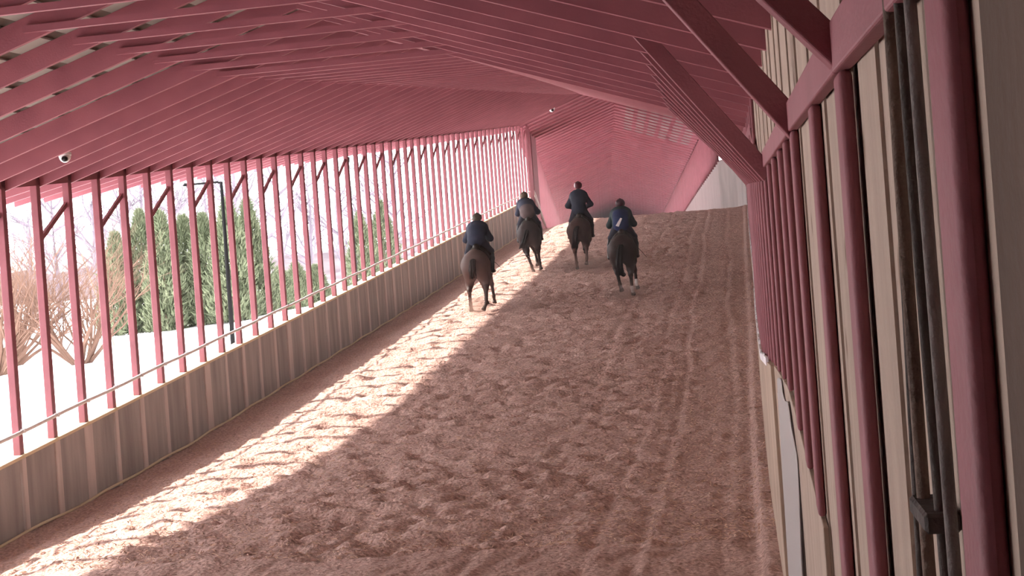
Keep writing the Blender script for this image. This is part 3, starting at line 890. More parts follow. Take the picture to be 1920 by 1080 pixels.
# ------------------------------------------------------------------ bodies: smooth-blended signed distance field -> surface nets
class Field:
    def __init__(s, lo, hi, h):
        s.lo = np.array(lo, float); s.h = h
        s.n = np.ceil((np.array(hi) - s.lo) / h).astype(int) + 1
        s.D = np.full(s.n, 1.0, np.float32)
        s.ax = [s.lo[k] + h * np.arange(s.n[k]) for k in range(3)]
    def _win(s, lo, hi, m):
        a = np.clip(np.floor((np.array(lo) - m - s.lo) / s.h).astype(int), 0, s.n - 1)
        b = np.clip(np.ceil((np.array(hi) + m - s.lo) / s.h).astype(int) + 1, 1, s.n)
        return a, b
    def _put(s, a, b, d, k):
        w = s.D[a[0]:b[0], a[1]:b[1], a[2]:b[2]]
        hh = np.clip(k - np.abs(w - d), 0, None) / k
        s.D[a[0]:b[0], a[1]:b[1], a[2]:b[2]] = np.minimum(w, d) - hh * hh * k * 0.25
    def grid(s, a, b):
        return np.meshgrid(s.ax[0][a[0]:b[0]], s.ax[1][a[1]:b[1]], s.ax[2][a[2]:b[2]], indexing='ij', sparse=True)
    def cap(s, p, q, r1, r2, k=0.05):
        p = np.array(p, float); q = np.array(q, float); R = max(r1, r2)
        a, b = s._win(np.minimum(p, q) - R, np.maximum(p, q) + R, k + 2 * s.h)
        if (b <= a).any(): return
        x, y, z = s.grid(a, b)
        d = q - p; dd = max((d * d).sum(), 1e-9)
        t = np.clip(((x - p[0]) * d[0] + (y - p[1]) * d[1] + (z - p[2]) * d[2]) / dd, 0, 1)
        ds = np.sqrt((x - p[0] - t * d[0]) ** 2 + (y - p[1] - t * d[1]) ** 2 + (z - p[2] - t * d[2]) ** 2) - (r1 + (r2 - r1) * t)
        s._put(a, b, ds.astype(np.float32), k)
    def ell(s, c, r, k=0.08, pitch=0.0):
        c = np.array(c, float); r = np.array(r, float); R = max(r)
        a, b = s._win(c - R, c + R, k + 2 * s.h)
        x, y, z = s.grid(a, b)
        cp, sp_ = math.cos(pitch), math.sin(pitch)
        X = x - c[0]; Yq = (y - c[1]) * cp + (z - c[2]) * sp_; Z = -(y - c[1]) * sp_ + (z - c[2]) * cp
        k0 = np.sqrt((X / r[0]) ** 2 + (Yq / r[1]) ** 2 + (Z / r[2]) ** 2)
        k1 = np.sqrt((X / r[0] ** 2) ** 2 + (Yq / r[1] ** 2) ** 2 + (Z / r[2] ** 2) ** 2) + 1e-9
        s._put(a, b, np.clip(k0 * (k0 - 1) / k1, -1, 1).astype(np.float32), k)
    def chain(s, pts, rs, k=0.05):
        for i in range(len(pts) - 1): s.cap(pts[i], pts[i + 1], rs[i], rs[i + 1], k)
    def mesh(s, name, mats, pick=None):
        D = s.D; n = s.n; sg = D < 0
        c = np.zeros(n - 1, np.int8)
        for i in (0, 1):
            for j in (0, 1):
                for k in (0, 1):
                    c += sg[i:n[0] - 1 + i, j:n[1] - 1 + j, k:n[2] - 1 + k]
        act = np.argwhere((c > 0) & (c < 8))
        idm = -np.ones(n - 1, np.int64); idm[tuple(act.T)] = np.arange(len(act))
        acc = np.zeros((len(act), 3)); cnt = np.zeros(len(act))
        cor = [(i, j, k) for i in (0, 1) for j in (0, 1) for k in (0, 1)]
        for A in cor:
            for ax in range(3):
                if A[ax]: continue
                B = list(A); B[ax] = 1
                da = D[tuple((act + A).T)]; db = D[tuple((act + B).T)]
                m = (da < 0) != (db < 0)
                t = np.where(m, da / np.where(m, da - db, 1), 0)
                p = np.array(A, float)[None] + 0 * acc; p[:, ax] += t
                acc += p * m[:, None]; cnt += m
        V = (act + acc / cnt[:, None]) * s.h + s.lo
        Q = []
        for ax in range(3):
            o1, o2 = [(1, 2), (2, 0), (0, 1)][ax]
            sl0 = [slice(1, -1)] * 3; sl1 = [slice(1, -1)] * 3
            sl0[ax] = slice(0, n[ax] - 1); sl1[ax] = slice(1, n[ax])
            a = sg[tuple(sl0)]; b = sg[tuple(sl1)]
            e = np.argwhere(a != b)
            if not len(e): continue
            fl = a[tuple(e.T)]
            off = np.array([1, 1, 1]); off[ax] = 0
            e = e + off
            d1 = np.zeros(3, int); d1[o1] = 1; d2 = np.zeros(3, int); d2[o2] = 1
            q = np.stack([idm[tuple((e - d1 - d2).T)], idm[tuple((e - d2).T)], idm[tuple(e.T)], idm[tuple((e - d1).T)]], -1)
            q[~fl] = q[~fl][:, ::-1]
            Q.append(q)
        Q = np.concatenate(Q); Q = Q[(Q >= 0).all(1)]
        me = bpy.data.meshes.new(name)
        me.vertices.add(len(V)); me.vertices.foreach_set('co', V.reshape(-1).astype(np.float32))
        me.loops.add(Q.size); me.loops.foreach_set('vertex_index', Q.reshape(-1).astype(np.int32))
        me.polygons.add(len(Q)); me.polygons.foreach_set('loop_start', np.arange(0, Q.size, 4, dtype=np.int32))
        me.polygons.foreach_set('loop_total', np.full(len(Q), 4, dtype=np.int32))
        me.update(calc_edges=True); me.validate()
        me.polygons.foreach_set('use_smooth', [True] * len(me.polygons))
        for m in mats: me.materials.append(m)
        if pick is not None:
            C = V[Q].mean(1)
            me.polygons.foreach_set('material_index', pick(C).astype(np.int32))
        return me

def coat(name, c1, c2):
    return mat(name, c1, c2, 0.6, (3, 3, 3), 4, 0, 40, (0.3, 0.7), 0.15)
WHITE_SOCK = mat('white_sock', (0.72, 0.68, 0.66), None, 0.7)

def make_horse(X, Y, yaw, roll_, legs, coats, label, tail, socks=(), neck_side=0.0):
    """legs: dict of four chains. Local axes: x right, y forward, z up, origin on the ground."""
    cm, dark, leg_m = coats
    g = float(ground_h(np.array(X), np.array(Y)))
    t = empty('horse', W(X, Y, g))
    t.rotation_euler = (math.atan(TH), roll_, yaw)
    tag(t, label, 'horse', 'racehorses galloping up the slope')
    fd = Field((-0.55, -1.25, -0.03), (0.55, 2.0, 2.1), 0.021)
    fd.ell((0, -0.50, 1.22), (0.285, 0.42, 0.33), 0.10, -0.15)
    for s in (-1, 1):
        fd.ell((s * 0.14, -0.58, 1.14), (0.19, 0.34, 0.33), 0.10)
        fd.ell((s * 0.16, 0.46, 1.10), (0.14, 0.25, 0.32), 0.12)
    fd.ell((0, 0.02, 1.17), (0.29, 0.66, 0.31), 0.14, 0.05)
    fd.ell((0, 0.52, 1.16), (0.24, 0.34, 0.36), 0.14)
    fd.ell((0, 0.42, 1.42), (0.09, 0.36, 0.14), 0.12)
    fd.ell((0, -0.42, 1.43), (0.13, 0.30, 0.12), 0.12)
    ns = neck_side
    fd.chain([(0, 0.66, 1.28), (ns * .4, 0.95, 1.50), (ns, 1.22, 1.68)], [0.235, 0.165, 0.115], 0.10)
    fd.chain([(0, 0.58, 1.46), (ns * .4, 0.95, 1.63), (ns, 1.22, 1.74)], [0.10, 0.07, 0.06], 0.08)
    hd = [(ns, 1.24, 1.70), (ns * 1.15, 1.45, 1.52), (ns * 1.25, 1.68, 1.32)]
    fd.chain(hd, [0.125, 0.095, 0.062], 0.06)
    fd.ell((ns * 1.08, 1.34, 1.55), (0.075, 0.14, 0.13), 0.06)
    fd.ell((ns * 1.27, 1.71, 1.29), (0.06, 0.075, 0.065), 0.04)
    for s in (-1, 1):
        fd.cap((ns + s * 0.06, 1.20, 1.79), (ns + s * 0.075, 1.20, 1.93), 0.032, 0.008, 0.02)
        fd.ell((ns * 1.1 + s * 0.085, 1.42, 1.60), (0.02, 0.03, 0.025), 0.015)
    for key in ('lh', 'rh'):
        L = legs[key]; s = -1 if key[0] == 'l' else 1
        # stifle, hock, fetlock, hoof
        fd.chain([(s * 0.15, -0.52, 1.16), L[0]], [0.23, 0.15], 0.10)
        fd.chain([L[0], L[1]], [0.145, 0.062], 0.07)
        fd.chain([(s * 0.14, -0.72, 1.08), ((L[0][0] + L[1][0]) / 2, (L[0][1] + L[1][1]) / 2 - 0.07, (L[0][2] + L[1][2]) / 2)], [0.17, 0.085], 0.09)
        fd.ell(L[1], (0.052, 0.075, 0.07), 0.04)
        fd.chain([L[1], L[2]], [0.048, 0.040], 0.03)
        fd.ell(L[2], (0.046, 0.05, 0.05), 0.03)
        fd.chain([L[2], L[3]], [0.040, 0.045], 0.03)
    for key in ('lf', 'rf'):
        L = legs[key]; s = -1 if key[0] == 'l' else 1
        fd.chain([(s * 0.16, 0.44, 1.05), L[0], L[1]], [0.15, 0.095, 0.056], 0.08)
        fd.ell(L[1], (0.055, 0.06, 0.07), 0.03)
        fd.chain([L[1], L[2]], [0.045, 0.038], 0.03)
        fd.ell(L[2], (0.044, 0.048, 0.05), 0.03)
        fd.chain([L[2], L[3]], [0.038, 0.043], 0.03)
    def pick(C):
        out = np.zeros(len(C))
        for key in legs:
            k = legs[key][1]; f = legs[key][2]; q = legs[key][3]
            below = (C[:, 2] < k[2] + 0.06)
            near = np.full(len(C), 9.0)
            for (a, b) in ((k, f), (f, q)):
                a = np.array(a); b = np.array(b); d = b - a
                tt = np.clip(((C - a) @ d) / max((d @ d), 1e-6), 0, 1)
                near = np.minimum(near, np.linalg.norm(C - a - tt[:, None] * d, axis=1))
            w = near < 0.11
            out[w] = 1
            if key in socks:
                a = np.array(f); b = np.array(q); d = b - a
                tt = np.clip(((C - a) @ d) / max((d @ d), 1e-6), 0, 1)
                out[np.linalg.norm(C - a - tt[:, None] * d, axis=1) < 0.09] = 2
        return out
    link('body', fd.mesh('body', [cm, leg_m, WHITE_SOCK], pick), t)
    for key in legs:
        f = Vector(legs[key][2]); q = Vector(legs[key][3]); d = (q - f).normalized()
        mb = MB(); mb.tube([q - d * 0.015, q + d * 0.03, q + d * 0.075], [0.045, 0.054, 0.062], 12)
        mb.build('hoof', M['hoof'], t, True)
    # tail: tapering bundle of strands
    mb = MB()
    rg = random.Random(int(abs(X) * 1000))
    for k in range(34):
        a = rg.uniform(0, 6.283); q = rg.random() ** .5
        o = Vector((math.cos(a) * 0.05 * q, math.sin(a) * 0.035 * q, 0))
        pts = []
        for i, (tx, ty, tz) in enumerate(tail):
            sp = 1.0 + 1.5 * min(i, len(tail) - 1.5) / len(tail)
            pts.append(Vector((tx, ty, tz)) + o * sp + Vector((rg.uniform(-.012, .012), rg.uniform(-.012, .012), rg.uniform(-.05, .05) if i == len(tail) - 1 else 0)))
        mb.tube(pts, [0.016, 0.02, 0.02, 0.014, 0.004][:len(pts)] if len(pts) <= 5 else 0.015, 5)
    mb.build('tail', dark, t, True)
    # mane along the crest of the neck
    mb = MB()
    for k in range(26):
        u = k / 25
        b = Vector((0, 0.55, 1.53)).lerp(Vector((ns, 1.22, 1.79)), u)
        mb.tube([b, b + Vector((0.05, -0.02, 0.0)), b + Vector((0.12, -0.06, -0.10 - rg.uniform(0, .06)))], [0.014, 0.014, 0.004], 5)
    mb.build('mane', dark, t, True)
    # saddle cloth, saddle, girth, bridle with reins
    v = []; f = []
    for i in range(9):
        y = -0.18 + 0.075 * i
        for j in range(13):
            a = math.radians(-78 + 156 * j / 12)
            rx, rz = 0.325, 0.345
            v.append((rx * math.sin(a), y, 1.175 + (rz + 0.012 + 0.05 * max(0, 1 - abs(a) * 2)) * math.cos(a)))
    for i in range(8):
        for j in range(12):
            q = i * 13 + j; f.append((q, q + 1, q + 14, q + 13))
    o = meshobj('saddle_cloth', v, f, dark, t, True); md = o.modifiers.new('s', 'SOLIDIFY'); md.thickness = 0.015
    fs = Field((-0.4, -0.4, 1.2), (0.4, 0.6, 1.9), 0.02)
    fs.chain([(0, -0.2, 1.60), (0, 0.05, 1.58), (0, 0.3, 1.63)], [0.085, 0.075, 0.08], 0.05)
    for s in (-1, 1): fs.chain([(s * .1, 0.08, 1.56), (s * .29, 0.16, 1.36), (s * .33, 0.16, 1.22)], [0.06, 0.03, 0.025], 0.06)
    link('saddle', fs.mesh('saddle', [M['tack']]), t)
    mb = MB()
    for s in (-1, 1):
        mb.tube([(s * 0.10 + ns * 1.2, 1.58, 1.36), (s * 0.12 + ns * .5, 1.1, 1.62), (s * 0.08, 0.64, 1.76)], 0.009, 6)
    mb.tube([(ns * 1.2 + 0.085 * math.cos(a), 1.56 + 0.03 * math.cos(a), 1.42 + 0.09 * math.sin(a)) for a in np.linspace(0, 6.283, 16)], 0.009, 6)
    mb.build('bridle', M['tack'], t, True)
    return t

def make_rider(X, Y, yaw, roll_, pose, cols, label, whip=None):
    g = float(ground_h(np.array(X), np.array(Y)))
    t = empty('person', W(X, Y, g))
    t.rotation_euler = (math.atan(TH), roll_, yaw)
    tag(t, label, 'person', 'riders in dark jackets')
    P = pose
    hip, sh, hd = Vector(P['hip']), Vector(P['sh']), Vector(P['head'])
    h = 0.0125
    def limb(F_, s, part, grow=0.0):
        a = [Vector((s * 0.17, sh.y, sh.z - 0.035)) + Vector((sh.x, 0, 0)), Vector(P['elb'][0 if s < 0 else 1]), Vector(P['hand'][0 if s < 0 else 1])]
        if part == 'arm':
            F_.chain(a, [0.062 + grow, 0.046 + grow, 0.030 + grow], 0.04)
        return a
    # ---- body
    fd = Field((-0.62, -0.55, 0.75), (0.62, 1.0, 2.8), h)
    mid = hip.lerp(sh, 0.5) + Vector((0, -0.05, 0.03))
    def torso(F_, gr):
        F_.ell(hip, (0.185 + gr, 0.15 + gr, 0.15 + gr), 0.08)
        F_.chain([hip + Vector((0, 0, 0.02)), mid, sh - Vector((0, .03, .05))], [0.15 + gr, 0.145 + gr, 0.15 + gr], 0.08)
        for s in (-1, 1):
            F_.chain([mid + Vector((s * 0.06, 0, 0)), sh + Vector((s * 0.10, -.01, -.03)), sh + Vector((s * 0.155, -0.01, -0.04))], [0.125 + gr, 0.10 + gr, 0.075 + gr], 0.09)
    torso(fd, 0.0)
    fd.chain([sh + Vector((0, 0, 0.02)), hd + Vector((0, -0.02, -0.08))], [0.06, 0.052], 0.04)
    fd.ell(hd, (0.076, 0.098, 0.112), 0.03)
    fd.ell(hd + Vector((0, 0.055, -0.055)), (0.052, 0.055, 0.06), 0.03)
    fd.cap(hd + Vector((0, 0.098, 0.0)), hd + Vector((0, 0.122, -0.03)), 0.012, 0.016, 0.015)
    fd.cap(hd + Vector((-0.022, 0.10, -0.065)), hd + Vector((0.022, 0.10, -0.065)), 0.009, 0.009, 0.012)
    for s in (-1, 1):
        fd.ell(hd + Vector((s * 0.078, -0.005, -0.01)), (0.014, 0.022, 0.032), 0.012)
        limb(fd, s, 'arm')
        i = 0 if s < 0 else 1
        hn = Vector(P['hand'][i])
        fd.ell(hn + Vector((0, 0.045, -0.005)), (0.026, 0.045, 0.038), 0.02)
        for q, (dz, ln) in enumerate(((0.030, .026), (0.012, .03), (-0.007, .028), (-0.025, .022))):
            b0 = hn + Vector((s * 0.010, 0.085, dz)); b1 = b0 + Vector((-s * 0.022, ln, 0)); b2 = b1 + Vector((-s * 0.026, -0.022, -0.004))
            fd.chain([b0, b1, b2], [0.0105, 0.010, 0.009], 0.006)
        th0 = hn + Vector((-s * 0.02, 0.045, 0.035)); fd.chain([th0, th0 + Vector((-s * 0.004, 0.03, 0.018)), th0 + Vector((0, 0.06, 0.012))], [0.012, 0.011, 0.009], 0.008)
        kn, ft = Vector(P['knee'][i]), Vector(P['foot'][i])
        fd.chain([hip + Vector((s * 0.10, 0, -0.02)), kn], [0.115, 0.07], 0.06)
        fd.chain([kn, kn.lerp(ft, 0.35) + Vector((0, -0.015, 0)), ft], [0.066, 0.062, 0.04], 0.04)
        fd.chain([ft + Vector((0, -0.03, -0.03)), ft + Vector((s * 0.02, 0.16, -0.05))], [0.04, 0.034], 0.03)
    hands = [Vector(q) for q in P['hand']]
    def pick(C):
        o = np.zeros(len(C))
        o[np.linalg.norm(C - np.array(hd), axis=1) < 0.19] = 1
        for q in hands: o[np.linalg.norm(C - np.array(q) - np.array([0, .06, 0]), axis=1) < 0.085] = 1
        return o
    link('body', fd.mesh('body', [cols['breeches'], M['skin']], pick), t)
    # ---- jacket
    fj = Field((-0.62, -0.5, 1.3), (0.62, 0.95, 2.75), h)
    torso(fj, 0.042)
    for s in (-1, 1):
        a = limb(fj, s, 'arm', 0.034)
    fj.chain([sh, sh.lerp(hd, 0.42)], [0.09, 0.075], 0.05)
    nrm_ = (sh - hip).normalized()
    split = cols.get('yoke')
    def pj(C):
        u = (C - np.array(hip)) @ np.array(nrm_) / (sh - hip).length
        o = np.zeros(len(C))
        if split is not None: o[(u > 0.72) | (np.abs(C[:, 0]) > 0.2)] = 1
        if 'waist' in cols: o[u < 0.28] = 2
        return o
    jk = link('jacket', fj.mesh('jacket', [cols['jacket'], split or cols['jacket'], cols.get('waist', cols['jacket'])], pj), t)
    # ---- collar
    mb = MB()
    c = sh.lerp(hd, 0.44)
    mb.tube([c + Vector((0.098 * math.cos(a), 0.098 * math.sin(a), 0.02 * math.sin(a))) for a in np.linspace(0, 6.2832, 20)], 0.022, 8, False)
    mb.build('collar', M['collar'], jk, True)
    # ---- helmet with peak and cover button
    fh = Field(tuple(hd - Vector((.2, .25, .1))), tuple(hd + Vector((.2, .3, .25))), 0.0125)
    fh.ell(hd + Vector((0, -0.005, 0.045)), (0.126, 0.15, 0.122), 0.02)
    fh.ell(hd + Vector((0, 0.13, 0.03)), (0.085, 0.075, 0.014), 0.02)
    fh.cap(hd + Vector((0, 0, 0.15)), hd + Vector((0, 0, 0.165)), 0.02, 0.018, 0.02)
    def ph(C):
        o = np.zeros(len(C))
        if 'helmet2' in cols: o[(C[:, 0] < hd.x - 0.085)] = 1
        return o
    hl = link('helmet', fh.mesh('helmet', [cols['helmet'], cols.get('helmet2', cols['helmet'])], ph), t)
    mb = MB(); mb.tube([hd + Vector((0.083 * math.sin(a), 0.045, 0.0 - 0.125 * math.cos(a) if math.cos(a) > 0 else -0.02 * math.cos(a))) for a in np.linspace(-1.7, 1.7, 14)], 0.006, 6)
    mb.build('chin_strap', M['black'], hl, True)
    # ---- boots
    for i in (0, 1):
        s = -1 if i == 0 else 1
        kn, ft = Vector(P['knee'][i]), Vector(P['foot'][i])
        fb = Field(tuple(Vector((min(kn.x, ft.x), min(kn.y, ft.y), ft.z)) - Vector((.15, .25, .2))), tuple(Vector((max(kn.x, ft.x), max(kn.y, ft.y), kn.z)) + Vector((.15, .35, .15))), 0.0125)
        k2 = kn.lerp(ft, 0.18)
        fb.chain([k2, kn.lerp(ft, 0.4) + Vector((0, -0.015, 0)), ft], [0.072, 0.073, 0.052], 0.04)
        fb.chain([ft + Vector((0, -0.045, -0.035)), ft + Vector((s * 0.02, 0.17, -0.055))], [0.05, 0.042], 0.03)
        link('boot', fb.mesh('boot', [M['boot']]), t)
    if 'tag' in cols:
        mb = MB()
        b0 = hip + Vector((-0.09, -0.215, -0.04)); b1 = hip + Vector((0.03, -0.215, 0.16))
        w_ = Vector((0.04, 0, -0.015))
        mb.box8([b0 - w_, b0 + w_, b0 + w_ + Vector((0, .02, 0)), b0 - w_ + Vector((0, .02, 0)), b1 - w_ * .6, b1 + w_ * .6, b1 + w_ * .6 + Vector((0, .03, 0)), b1 - w_ * .6 + Vector((0, .03, 0))])
        o = mb.build('white_cloth', M['collar'], t); o['label'] = 'white cloth end at the waist'
    if whip:
        mw = t.matrix_basis
        mb = MB(); mb.tube([Vector(q) for q in whip], [0.012, 0.008, 0.005], 6)
        o = mb.build('riding_whip', M['black'], None, True)
        o.location = t.location; o.rotation_euler = t.rotation_euler
        return t, o
    return t, None

BAY = (coat('bay_coat', (0.095, 0.062, 0.054), (0.14, 0.092, 0.08)), mat('bay_tail', (0.035, 0.025, 0.022), None, 0.6), mat('bay_legs', (0.06, 0.035, 0.028), None, 0.6))
DARK = (coat('dark_coat', (0.028, 0.019, 0.018), (0.05, 0.034, 0.031)), mat('dark_tail', (0.018, 0.014, 0.014), None, 0.6), mat('dark_legs', (0.03, 0.018, 0.016), None, 0.6))
RED = (coat('red_bay_coat', (0.042, 0.021, 0.018), (0.068, 0.036, 0.029)), mat('red_bay_tail', (0.022, 0.015, 0.014), None, 0.6), mat('red_bay_legs', (0.085, 0.04, 0.03), None, 0.6))
BRN = (coat('brown_coat', (0.026, 0.016, 0.014), (0.046, 0.028, 0.024)), mat('brown_tail', (0.016, 0.012, 0.012), None, 0.6), mat('brown_legs', (0.03, 0.018, 0.016), None, 0.6))

# leg chains: hind = stifle, hock, fetlock, pastern end ; fore = elbow, knee, fetlock, pastern end
legs1 = {'lh': [(-.20, -.30, .86), (-.19, -.70, .56), (-.21, -.58, .19), (-.215, -.52, .075)],
         'rh': [(.21, -.42, .88), (.27, -.85, .60), (.27, -1.02, .26), (.22, -1.10, .16)],
         'lf': [(-.10, .42, .85), (.02, .50, .48), (.04, .46, .17), (.05, .50, .075)],
         'rf': [(.16, .44, .86), (.19, .68, .52), (.22, .64, .20), (.22, .68, .08)]}
legs2 = {'lh': [(-.17, -.34, .86), (-.10, -.78, .55), (-.01, -.72, .19), (0.01, -.67, .075)],
         'rh': [(.20, -.20, .88), (.23, -.50, .58), (.24, -.42, .24), (.25, -.38, .10)],
         'lf': [(-.05, .45, .85), (.08, .60, .52), (.12, .50, .22), (.12, .42, .14)],
         'rf': [(.17, .52, .88), (.18, .86, .66), (.18, .84, .34), (.18, .78, .26)]}
legs3 = {'lh': [(-.19, -.30, .86), (-.16, -.70, .56), (-.15, -.60, .19), (-.15, -.55, .075)],
         'rh': [(.20, -.42, .90), (.22, -.86, .66), (.22, -1.02, .36), (.21, -1.08, .25)],
         'lf': [(-.14, .50, .90), (-.10, .86, .80), (-.02, .72, .52), (0.0, .60, .50)],
         'rf': [(.15, .50, .88), (.12, .92, .74), (.05, .84, .44), (.03, .74, .40)]}
legs4 = {'lh': [(-.19, -.22, .88), (-.17, -.52, .60), (-.13, -.40, .27), (-.11, -.34, .16)],
         'rh': [(.19, -.34, .86), (.18, -.76, .55), (.19, -.68, .19), (.20, -.62, .075)],
         'lf': [(-.14, .50, .90), (-.12, .86, .76), (-.10, .78, .46), (-.08, .68, .42)],
         'rf': [(.17, .46, .86), (.24, .60, .50), (.26, .52, .18), (.27, .55, .08)]}
tail1 = [(0, -.84, 1.36), (0, -.99, 1.30), (-.01, -1.05, 1.10), (-.01, -1.03, .92)]
tail2 = [(-.02, -.86, 1.34), (-.06, -1.02, 1.22), (-.14, -1.10, 1.00), (-.22, -1.12, .84)]
tail3 = [(0, -.86, 1.34), (-.04, -1.02, 1.26), (-.09, -1.10, 1.00), (-.11, -1.08, .74)]
tail4 = [(0, -.86, 1.34), (-.03, -1.04, 1.24), (-.08, -1.10, .95), (-.09, -1.06, .60)]

def pose(hz, lean, shz, hd_dz=0.175, el=0.32, side=0.0, footx=0.36, fz=0.98):
    sy = -0.02 + lean
    return dict(hip=(0, -0.03, hz), sh=(side, sy, shz), head=(side * 1.3, sy + 0.12, shz + hd_dz),
                elb=[(-el, sy - 0.02, shz - 0.33), (el, sy - 0.02, shz - 0.33)],
                hand=[(-0.07, max(sy + .22, .5), 1.76), (0.07, max(sy + .22, .5), 1.76)],
                knee=[(-0.315, 0.30, 1.42), (0.315, 0.30, 1.42)], foot=[(-footx, -0.10, fz), (footx, -0.10, fz)])
J = lambda n, c: mat(n, c, tuple(q * 1.5 for q in c), 0.75, (4, 4, 4), 3)
navy = J('navy_jacket', (0.020, 0.024, 0.045)); navy2 = J('slate_jacket', (0.030, 0.036, 0.060)); black_j = J('black_navy_jacket', (0.014, 0.017, 0.030))
blue = J('blue_jacket', (0.020, 0.030, 0.085)); dgreen = J('dark_green_yoke', (0.014, 0.030, 0.032)); grey_w = J('grey_waist', (0.12, 0.09, 0.09))
H = dict(olive=mat('olive_helmet', (0.045, 0.036, 0.026), (0.09, 0.07, 0.045), 0.6, (12, 12, 12)), tan=mat('tan_helmet', (0.08, 0.05, 0.035), (0.13, 0.085, 0.055), 0.6, (12, 12, 12)),
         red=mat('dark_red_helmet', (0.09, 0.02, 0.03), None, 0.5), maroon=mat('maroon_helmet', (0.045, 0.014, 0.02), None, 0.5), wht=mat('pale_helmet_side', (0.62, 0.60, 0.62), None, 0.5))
HX = [(-6.50, 34.9, 0.03, 0.0), (-6.28, 42.9, 0.10, -0.03), (-4.66, 42.7, 0.0, 0.0), (-2.86, 35.9, 0.03, 0.0)]
make_horse(*HX[0], legs1, BAY, 'greyish bay horse galloping nearest the left kick wall', tail1)
r1, w1 = make_rider(*HX[0], pose(1.80, 0.34, 2.08), dict(jacket=navy, breeches=M['breeches'], helmet=H['olive']), 'rider in navy jacket with olive helmet on the greyish bay horse',
           [(0.10, 0.60, 1.75), (0.34, 0.10, 1.22), (0.62, -0.30, 1.02)])
tag(w1, 'thin dark whip beside the greyish bay horse by the wall', 'whip', 'riding whips')
make_horse(*HX[1], legs2, DARK, 'dark horse farther ahead on the sunlit strip by the kick wall', tail2)
make_rider(*HX[1], pose(1.80, 0.36, 2.10, side=-0.05), dict(jacket=navy2, breeches=M['breeches'], helmet=H['tan'], waist=grey_w), 'crouching rider with tan helmet on the dark horse by the wall')
make_horse(*HX[2], legs3, RED, 'reddish bay horse farther ahead in the middle of the track', tail3)
make_rider(*HX[2], pose(1.82, 0.20, 2.24, 0.23, 0.36), dict(jacket=black_j, breeches=M['breeches'], helmet=H['red'], helmet2=H['wht']), 'upright rider with dark red helmet on the reddish bay horse')
make_horse(*HX[3], legs4, BRN, 'dark brown horse with a white sock, rightmost on the track', tail4, socks=('rh', 'rf'))
r4, w4 = make_rider(*HX[3], pose(1.80, 0.32, 2.08), dict(jacket=blue, yoke=dgreen, breeches=M['breeches'], helmet=H['maroon'], tag=1), 'rider in blue jacket with maroon helmet on the rightmost horse',
           [(0.10, 0.60, 1.75), (0.34, 0.10, 1.20), (0.60, -0.30, 0.92)])
tag(w4, 'thin dark whip sticking out right of the rightmost rider', 'whip', 'riding whips')

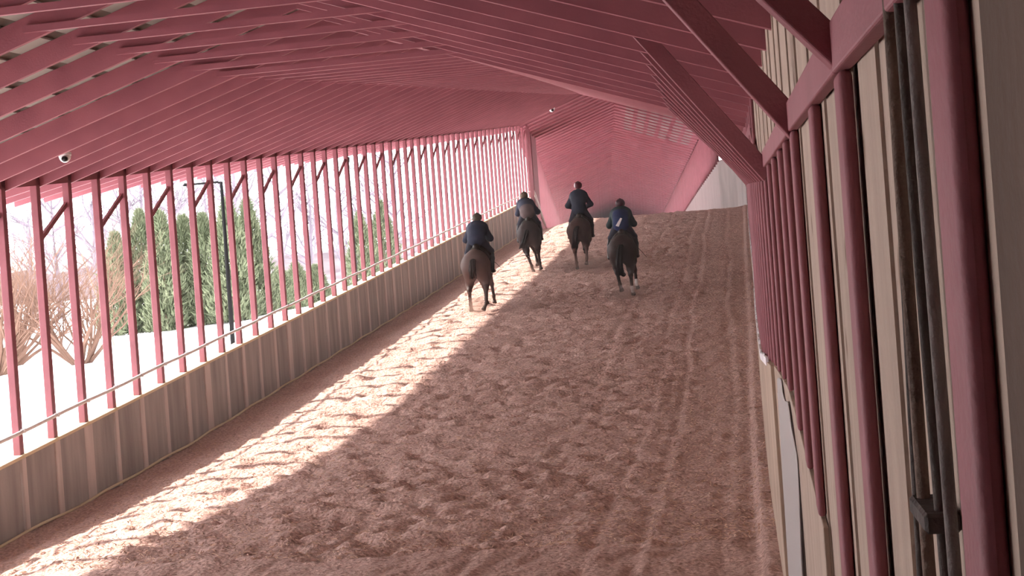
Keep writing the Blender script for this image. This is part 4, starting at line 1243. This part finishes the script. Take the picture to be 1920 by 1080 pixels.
# ------------------------------------------------------------------ kicked-up dust behind the hooves
def dust(X, Y, r, den, label, seed):
    m = bpy.data.materials.new('dust'); m.use_nodes = True
    nt = m.node_tree; nt.nodes.remove(nt.nodes['Principled BSDF'])
    pv = nt.nodes.new('ShaderNodeVolumePrincipled'); pv.inputs['Color'].default_value = (0.80, 0.50, 0.40, 1)
    tc = nt.nodes.new('ShaderNodeTexCoord')
    ln = nt.nodes.new('ShaderNodeVectorMath'); ln.operation = 'LENGTH'
    dv = nt.nodes.new('ShaderNodeVectorMath'); dv.operation = 'DIVIDE'; dv.inputs[1].default_value = (r[0], r[1], r[2])
    nt.links.new(tc.outputs['Object'], dv.inputs[0]); nt.links.new(dv.outputs[0], ln.inputs[0])
    mr = nt.nodes.new('ShaderNodeMapRange'); mr.inputs[1].default_value = 1.0; mr.inputs[2].default_value = 0.1; mr.inputs[3].default_value = 0.0; mr.inputs[4].default_value = den
    nt.links.new(ln.outputs['Value'], mr.inputs[0])
    nz = nt.nodes.new('ShaderNodeTexNoise'); nz.inputs['Scale'].default_value = 4.0; nz.inputs['Detail'].default_value = 3
    nt.links.new(tc.outputs['Object'], nz.inputs['Vector'])
    ml = nt.nodes.new('ShaderNodeMath'); ml.operation = 'MULTIPLY'
    nt.links.new(mr.outputs[0], ml.inputs[0]); nt.links.new(nz.outputs['Fac'], ml.inputs[1])
    nt.links.new(ml.outputs[0], pv.inputs['Density'])
    nt.links.new(pv.outputs[0], nt.nodes['Material Output'].inputs['Volume'])
    bm = bmesh.new(); bmesh.ops.create_icosphere(bm, subdivisions=3, radius=1.0)
    for v in bm.verts: v.co = Vector((v.co.x * r[0], v.co.y * r[1], v.co.z * r[2]))
    me = bpy.data.meshes.new('dust_puff'); bm.to_mesh(me); bm.free(); me.materials.append(m)
    g = float(ground_h(np.array(X), np.array(Y)))
    o = link('dust_puff', me, None, W(X, Y, g + r[2] * 0.45))
    tag(o, label, 'dust', None, 'stuff')
dust(-6.45, 33.9, (0.35, 0.6, 0.35), 3.0, 'small cloud of orange dust behind the greyish bay horse', 1)
dust(-6.2, 42.0, (0.4, 0.7, 0.30), 1.6, 'faint dust behind the dark horse by the wall', 2)
dust(-4.4, 41.4, (0.9, 1.3, 0.45), 1.0, 'faint dust hanging behind the reddish bay horse', 3)
dust(-2.75, 34.8, (0.6, 0.9, 0.35), 1.2, 'faint dust behind the rightmost horse', 4)

# ------------------------------------------------------------------ haze: dusty frosty air filling the tunnel
def haze():
    m = bpy.data.materials.new('haze'); m.use_nodes = True
    nt = m.node_tree; nt.nodes.remove(nt.nodes['Principled BSDF'])
    vs = nt.nodes.new('ShaderNodeVolumeScatter')
    vs.inputs['Color'].default_value = (1.0, 0.97, 0.97, 1); vs.inputs['Density'].default_value = 0.0026; vs.inputs['Anisotropy'].default_value = 0.0
    nt.links.new(vs.outputs[0], nt.nodes['Material Output'].inputs['Volume'])
    mb = MB()
    mb.box8([W(XL - 0.3, -7.4, -1.0), W(1.0, -7.4, -1.0), W(1.0, 64, -1.0), W(XL - 0.3, 64, -1.0), W(XL - 0.3, -7.4, 8.0), W(1.0, -7.4, 8.0), W(1.0, 64, 8.0), W(XL - 0.3, 64, 8.0)])
    mb.box8([S2(8.8, 64.0, -2.0), S2(-1.5, 64.0, -2.0), S2(-1.5, 174, -2.0), S2(8.8, 174, -2.0), S2(8.8, 64.0, 8.0), S2(-1.5, 64.0, 8.0), S2(-1.5, 174, 8.0), S2(8.8, 174, 8.0)])
    o = mb.build('haze', m)
    tag(o, 'thin pinkish haze hanging in the air of the tunnel', 'haze', None, 'stuff')
haze()
